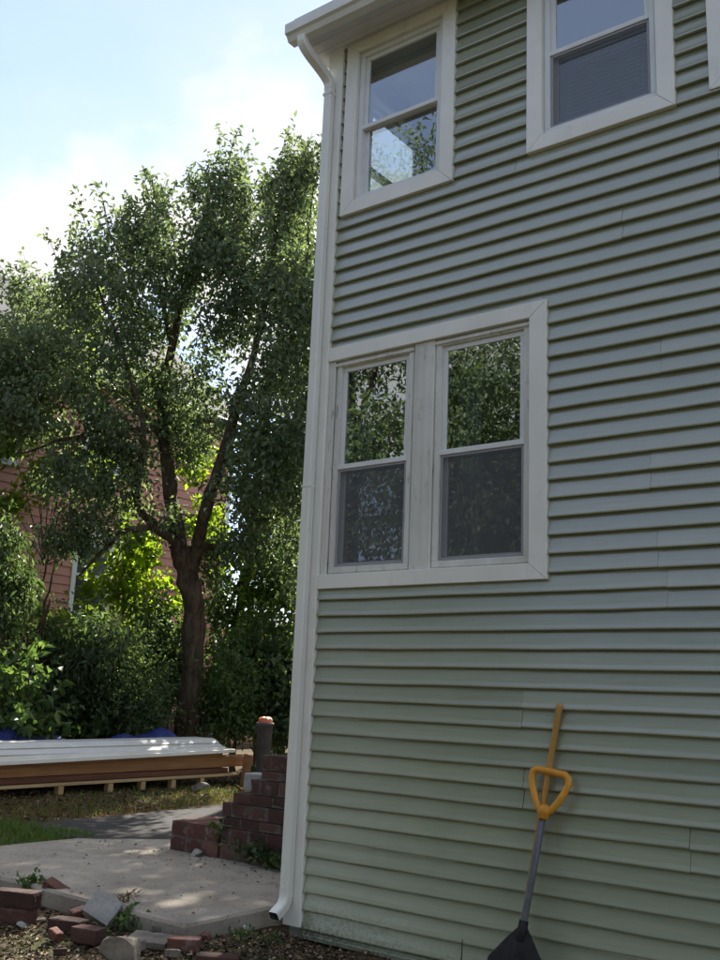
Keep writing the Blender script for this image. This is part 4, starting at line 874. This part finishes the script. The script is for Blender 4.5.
plank('beam', 'brown board between the bowed white panel and the thick beam', 'board', -1.5, 6.35, .355, .50, .055, LX-.5, LX+.0, 'wood_brown')
plank('rail', 'long pale timber rail along the bottom of the stack', 'timber', -1.5, 6.75, .145, .20, .04, LX-.05, LX+.10, 'wood_pale')
for i, (y, lab) in enumerate(((3.3, 'first'), (4.15, 'second'), (4.75, 'third'), (5.35, 'fourth'), (5.95, 'fifth'))):
    pz = .145+.055*((y+1.5)/8.25); o = MB().box((-.05, -.045, 0), (.05, .045, pz-.052), .006).build('block', M['wood_pale']); o.location = (LX+.03, y, .052)
    tag(o, f'short pale block under the long rail, {lab} from the left', 'block', 'blocks under the pale rail')
o = MB().box((-.05, -.06, 0), (.05, .06, .50), .008).build('post', M['wood_brown']); o.location = (LX+.16, 6.82, .04); o.rotation_euler = (-.10, 0, 0); tag(o, 'short upright brown post at the right end of the stack', 'post')
# blue tarp
n1_, n2_ = 60, 14; vs = []; fs = []
for i in range(n1_):
    for j in range(n2_):
        y = 1.2+5.2*i/(n1_-1); s = j/(n2_-1); x = LX-.80-.9*s
        z = .05+.75*math.sin(PI*min(1, s*1.15+.02))**.5*(.9+.13*math.sin(y*2.4)+.09*math.sin(y*6.1+s*4)+.04*math.sin(y*15+s*9)); vs.append((x+.04*math.sin(y*7+s*5), y, z))
for i in range(n1_-1):
    for j in range(n2_-1): fs.append((i*n2_+j, (i+1)*n2_+j, (i+1)*n2_+j+1, i*n2_+j+1))
o = MB().add(vs, fs).build('tarp', M['tarp_blue'], None, True); tag(o, 'crumpled blue tarp behind the white panels', 'tarp')
# grey bin with orange bag
bp = at(263, 760, 15.9); bp[2] = .06
bn = tag(empty('bin', bp, .2), 'dark grey tapered bin with an orange red bag on top, right of the tree trunk', 'bin')
secs = []
for z, r in ((0, .095), (.02, .10), (.95, .132), (.955, .145), (1.0, .145), (1.0, .132), (.90, .125)): secs.append([(math.cos(2*PI*k/20)*r, math.sin(2*PI*k/20)*r, z) for k in range(20)])
MB().sweep(secs).build('body', M['bin_dark'], bn, True)
secs = []
for z, r in ((.88, .11), (1.0, .112), (1.045, .11), (1.075, .08), (1.085, .03)): secs.append([(math.cos(2*PI*k/20)*r*(1+.08*math.sin(k*2.3)), math.sin(2*PI*k/20)*r*(1+.08*math.sin(k*1.7)), z+.012*math.sin(k*1.9)) for k in range(20)])
MB().sweep(secs).build('bag', M['orange_bag'], bn, True)

# ------------------------------------------------------------------ snow shovel and pole leaning on the wall
def wallpt(u, v, out):
    d = ray(u, v); t = (-out-CAM[1])/d[1]; return Vector(CAM+d*t)
S1 = wallpt(543.5, 815, .115); S0 = wallpt(514, 975, .26); ax = (S1-S0).normalized()
sh = tag(empty('snow_shovel', (S0.x, S0.y, 0)), 'snow shovel with yellow D grip and dark shaft leaning on the green wall', 'shovel'); sinv = Matrix.Translation((-S0.x, -S0.y, 0))
def sp(o): o.parent = sh; o.matrix_parent_inverse = sinv; return o
sp(MB().tube([S0-ax*.02, S0+ax*.2, S1-ax*.3, S1+ax*.02], [.019, .0205, .0205, .019], 14).build('shaft', M['shaft_grey'], None, True))
side = (wallpt(571, 782, .11)-wallpt(527, 776, .11)).normalized(); side = (side-ax*side.dot(ax)).normalized(); nrm = side.cross(ax).normalized()
gpts = []
def gp(a, b): return S1+side*a+ax*b
path = [(-.016, .012), (-.040, .034), (-.070, .078), (-.100, .140), (-.116, .188), (-.113, .222), (-.088, .240), (-.04, .240), (0, .240), (.04, .240), (.088, .240), (.113, .222), (.116, .188), (.100, .140), (.070, .078), (.040, .034), (.016, .012)]
P = [gp(a, b) for a, b in path]; secs = []
nP = len(P)
for i, p in enumerate(P):
    t = (P[min(i+1, nP-1)]-P[max(i-1, 0)]).normalized(); b = nrm; a = t.cross(b).normalized()
    top = 4 < i < 12; rw = .0215 if top else .0205; rd = .021 if top else .016
    secs.append([p+a*(math.cos(2*PI*k/12)*rw)+b*(math.sin(2*PI*k/12)*rd) for k in range(12)])
gr = MB().sweep(secs); grip = sp(gr.build('grip', M['grip_yellow'], None, True))
sp(MB().tube([S1-ax*.022, S1-ax*.018, S1+ax*.004, S1+ax*.024, S1+ax*.048, S1+ax*.06], [.027, .030, .036, .044, .034, .012], 14).build('grip_collar', M['grip_yellow'], None, True))
# ribs in the hollow arms
for s_ in (-1, 1): sp(MB().tube([gp(s_*.062, .085)-nrm*.013, gp(s_*.104, .165)-nrm*.013], .007, 6).build('grip_rib', M['grip_yellow'], None, True))
# blade: a scooped shield with rolled shoulders
Bt = S0+ax*.25; vs = []; fs = []; nu, nv = 16, 12; Lb = .36
outl = lambda s: .022+.172*min(1, s/.60)**.95
for j in range(nv+1):
    s = j/nv; w = outl(s)
    for i in range(nu+1):
        q = -1+2*i/nu; dpt = .055*(q*q)*min(1, s*2)-.035*math.sin(PI*min(s, 1))-.012*math.exp(-(q*6)**2)
        p = Bt-ax*(s*Lb)+side*(q*w)+nrm*(-dpt-.01); vs.append((p.x, p.y, max(p.z, .004+.002*i/nu)))
for j in range(nv):
    for i in range(nu): fs.append((j*(nu+1)+i, j*(nu+1)+i+1, (j+1)*(nu+1)+i+1, (j+1)*(nu+1)+i))
bo = sp(MB().add(vs, fs).build('blade', M['blade_black'], None, True)); so_ = bo.modifiers.new('s', 'SOLIDIFY'); so_.thickness = .005
sp(MB().tube([Bt+ax*.03, Bt-ax*.05, Bt-ax*.16], [.026, .027, .012], 12).build('socket', M['blade_black'], None, True))
T1 = wallpt(560, 703.5, .036); T0 = wallpt(514.5, 975, .13); a2 = (T1-T0).normalized()
T0 = T1-a2*((T1.z-.0)/a2.z)
o = MB().tube([T0, T0+a2*.4, T1-a2*.06, T1-a2*.03, T1-a2*.008, T1], [.017, .018, .0185, .0205, .019, .008], 14).build('wooden_pole', M['pole_wood'], None, True); tag(o, 'yellow brown wooden pole leaning on the wall behind the shovel', 'pole')
# thin stick by the wall foot
p = gnd(460, 968, 0.)
o = MB().tube([(p[0], p[1], -.02), (p[0]+.004, p[1]+.01, .07), (p[0]+.0, p[1]+.02, .15)], [.005, .004, .003], 6).build('stick', M['bark'], None, True); tag(o, 'thin dark stick standing in the dirt against the wall foot', 'stick')

# ------------------------------------------------------------------ weeds, grass, litter
def weed(label, p, r, h, n, L, W, m='leaf_weed', name='weed', stems=6, group='weeds in the yard'):
    root = tag(empty(name, p), label, 'weed', group); mb = MB(); C = []
    for s in range(stems):
        a = random.uniform(0, 2*PI); q = r*random.uniform(.3, 1); e_ = np.array([math.cos(a)*q, math.sin(a)*q, h*random.uniform(.5, 1)])
        mb.tube([(0, 0, -.01), tuple(e_*np.array([.4, .4, .6])), tuple(e_)], [.003, .0025, .0012], 4, False)
        k = max(2, n//stems); s_ = rng.uniform(.3, 1.05, k)[:, None]; C.append(e_*np.concatenate([s_, s_, s_**.8], 1)+rng.normal(0, L*.35, (k, 3))*np.array([1, 1, .5]))
    mb.build('stems', M[m], root); C = np.concatenate(C); C[:, 2] = np.maximum(C[:, 2], .01); link('leaves', leaf_mesh(C, L, W, .1), M[m], root)
def W_(label, u, v, z, r, h, n, L, Wd, m='leaf_weed', st=6): p = gnd(u, v, z); weed(label, (p[0], p[1], z-.005), r, h, n, L, Wd, m, stems=st)
W_('leafy weed growing behind the stacked pair of bricks', 28, 893, .04, .12, .16, 60, .055, .035)
W_('weed growing between the grey chunk and the slab edge', 118, 925, 0., .10, .15, 60, .05, .03)
W_('low weed between the slab corner and the rounded stone', 134, 930, 0., .12, .10, 46, .05, .028)
W_('tiny weed below the tilted grey chunk', 105, 938, .0, .06, .08, 24, .04, .024)
W_('pale dry tuft at the edge of the slab', 122, 908, .06, .08, .13, 30, .06, .012, 'dry_grass')
W_('spreading dark weed at the foot of the steps, nearest the landing', 228, 856, .10, .30, .36, 300, .06, .036, 'leaf_weed', 14)
W_('spreading dark weed at the foot of the steps, middle one', 250, 864, .10, .26, .22, 200, .055, .034, 'leaf_dark', 13)
W_('spreading dark weed at the foot of the steps, nearest the downspout', 276, 869, .10, .22, .20, 170, .055, .034, 'leaf_dark', 12)
W_('taller sprig growing out of the landing corner', 226, 846, .10, .14, .30, 60, .05, .03, 'leaf_dark', 5)
W_('small weed in the dirt below the slab edge', 243, 940, 0., .09, .09, 34, .035, .02, 'leaf_dark')
W_('small weed in the dirt beside the downspout outlet', 268, 945, 0., .08, .08, 30, .035, .02, 'leaf_dark')
W_('leafy weed around the foot of the bin', 268, 775, .07, .35, .5, 140, .09, .05, 'leaf_dark', 10)
W_('leafy weed between the bin and the beam end', 258, 782, .07, .3, .35, 110, .08, .045, 'leaf_weed', 9)
def grass(name, label, area, n, hgt, m, ok=None):
    P = np.empty((0, 2))
    x0, x1, y0, y1 = area; P = np.stack([rng.uniform(x0, x1, n), rng.uniform(y0, y1, n)], 1)
    den = .5+.5*np.sin(P[:, 0]*2.3+1.3*np.sin(P[:, 1]*1.7))*np.sin(P[:, 1]*1.9+P[:, 0]); P = P[rng.uniform(0, 1, n) < .25+.75*den]
    if ok is not None: P = P[ok(P[:, 0], P[:, 1])]
    k = len(P); z = ground_h(P[:, 0], P[:, 1])-.004; h = hgt*rng.uniform(.5, 1.3, k); a = rng.uniform(0, 2*PI, k); ln = rng.uniform(.2, .9, k)*h
    c = np.stack([P[:, 0], P[:, 1], z], 1); sd = np.stack([np.cos(a), np.sin(a), 0*a], 1)*.0045; b = a+rng.normal(1.57, .4, k); lean = np.stack([np.cos(b), np.sin(b), 0*b], 1)*ln[:, None]
    mid = c+lean*.35; mid[:, 2] += h*.62; tip = c+lean; tip[:, 2] += h
    V = np.stack([c-sd, c+sd, mid+sd*.7, mid-sd*.7, tip], 1).reshape(-1, 3); i = np.arange(k)[:, None]*5
    F = np.concatenate([i+np.array([[0, 1, 2]]), i+np.array([[0, 2, 3]]), i+np.array([[3, 2, 4]])], 1).reshape(-1, 3)
    o = stuff(link(name, big_mesh(V, F, 3), M[m])); tag(o, label, 'grass')
out_slab = lambda x, y: ~((x > -3.68) & (y > -.9))
grass('grass', 'green grass patch at the left between the slab and the asphalt', (-6.5, -3.4, -2.5, 1.25), 26000, .085, 'grass_blade', lambda x, y: out_slab(x, y) & (y < 1.25-.35*np.clip(-x-4.3, -1, 1)+.3))
grass('grass', 'green and yellow grass strip in front of the timber stack', (-7.3, -4.9, -1, 9), 7000, .075, 'grass_blade', lambda x, y: (x < -5.05) | (y < 1.2))
grass('dry_grass', 'dry straw coloured grass in front of the timber stack', (-7.5, -4.85, -1, 9), 30000, .05, 'dry_grass', lambda x, y: (x < -4.95) | (y < 1.0))
def litter(name, label, n, okf, area, lo, hi, zf):
    P = np.stack([rng.uniform(area[0], area[1], n), rng.uniform(area[2], area[3], n)], 1); P = P[okf(P[:, 0], P[:, 1])]; k = len(P)
    c = np.stack([P[:, 0], P[:, 1], zf(P[:, 0], P[:, 1])+rng.uniform(.002, .012, k)], 1); a = rng.uniform(0, 2*PI, k)
    d = np.stack([np.cos(a), np.sin(a), rng.normal(0, .28, k)], 1); nr = np.stack([rng.normal(0, .3, k), rng.normal(0, .3, k), np.ones(k)], 1)
    l = rng.uniform(lo, hi, k); V, F = leaf_arrays(c, d, nr, l, l*rng.uniform(.2, .7, k)); o = stuff(link(name, big_mesh(V, F, 3), M['litter'])); tag(o, label, 'litter')
litter('wood_chips', 'brown wood chips and dead leaves on the dirt in the foreground', 26000, lambda x, y: ~((x < -.22) & (y > -.87)) & (y < -.03) , (-3.2, 2.5, -2.6, 0.), .012, .05, ground_h)
litter('leaf_litter', 'dead leaves on the ground near the timber stack', 7000, lambda x, y: x < -5.05, (-9, -5, -1, 9), .03, .09, ground_h)
litter('slab_debris', 'scattered crumbs and dead leaves lying on the concrete slab', 900, lambda x, y: rng.uniform(0, 1, len(x)) < np.exp(-((y-.95)/.35)**2)+np.exp(-((y+.8)/.12)**2)*.6+.10, (-3.3, -.3, -.8, 1.05), .008, .035, lambda x, y: x*0+SLAB_Z)
print('leaves', tot, 'objects', len(sc.objects))
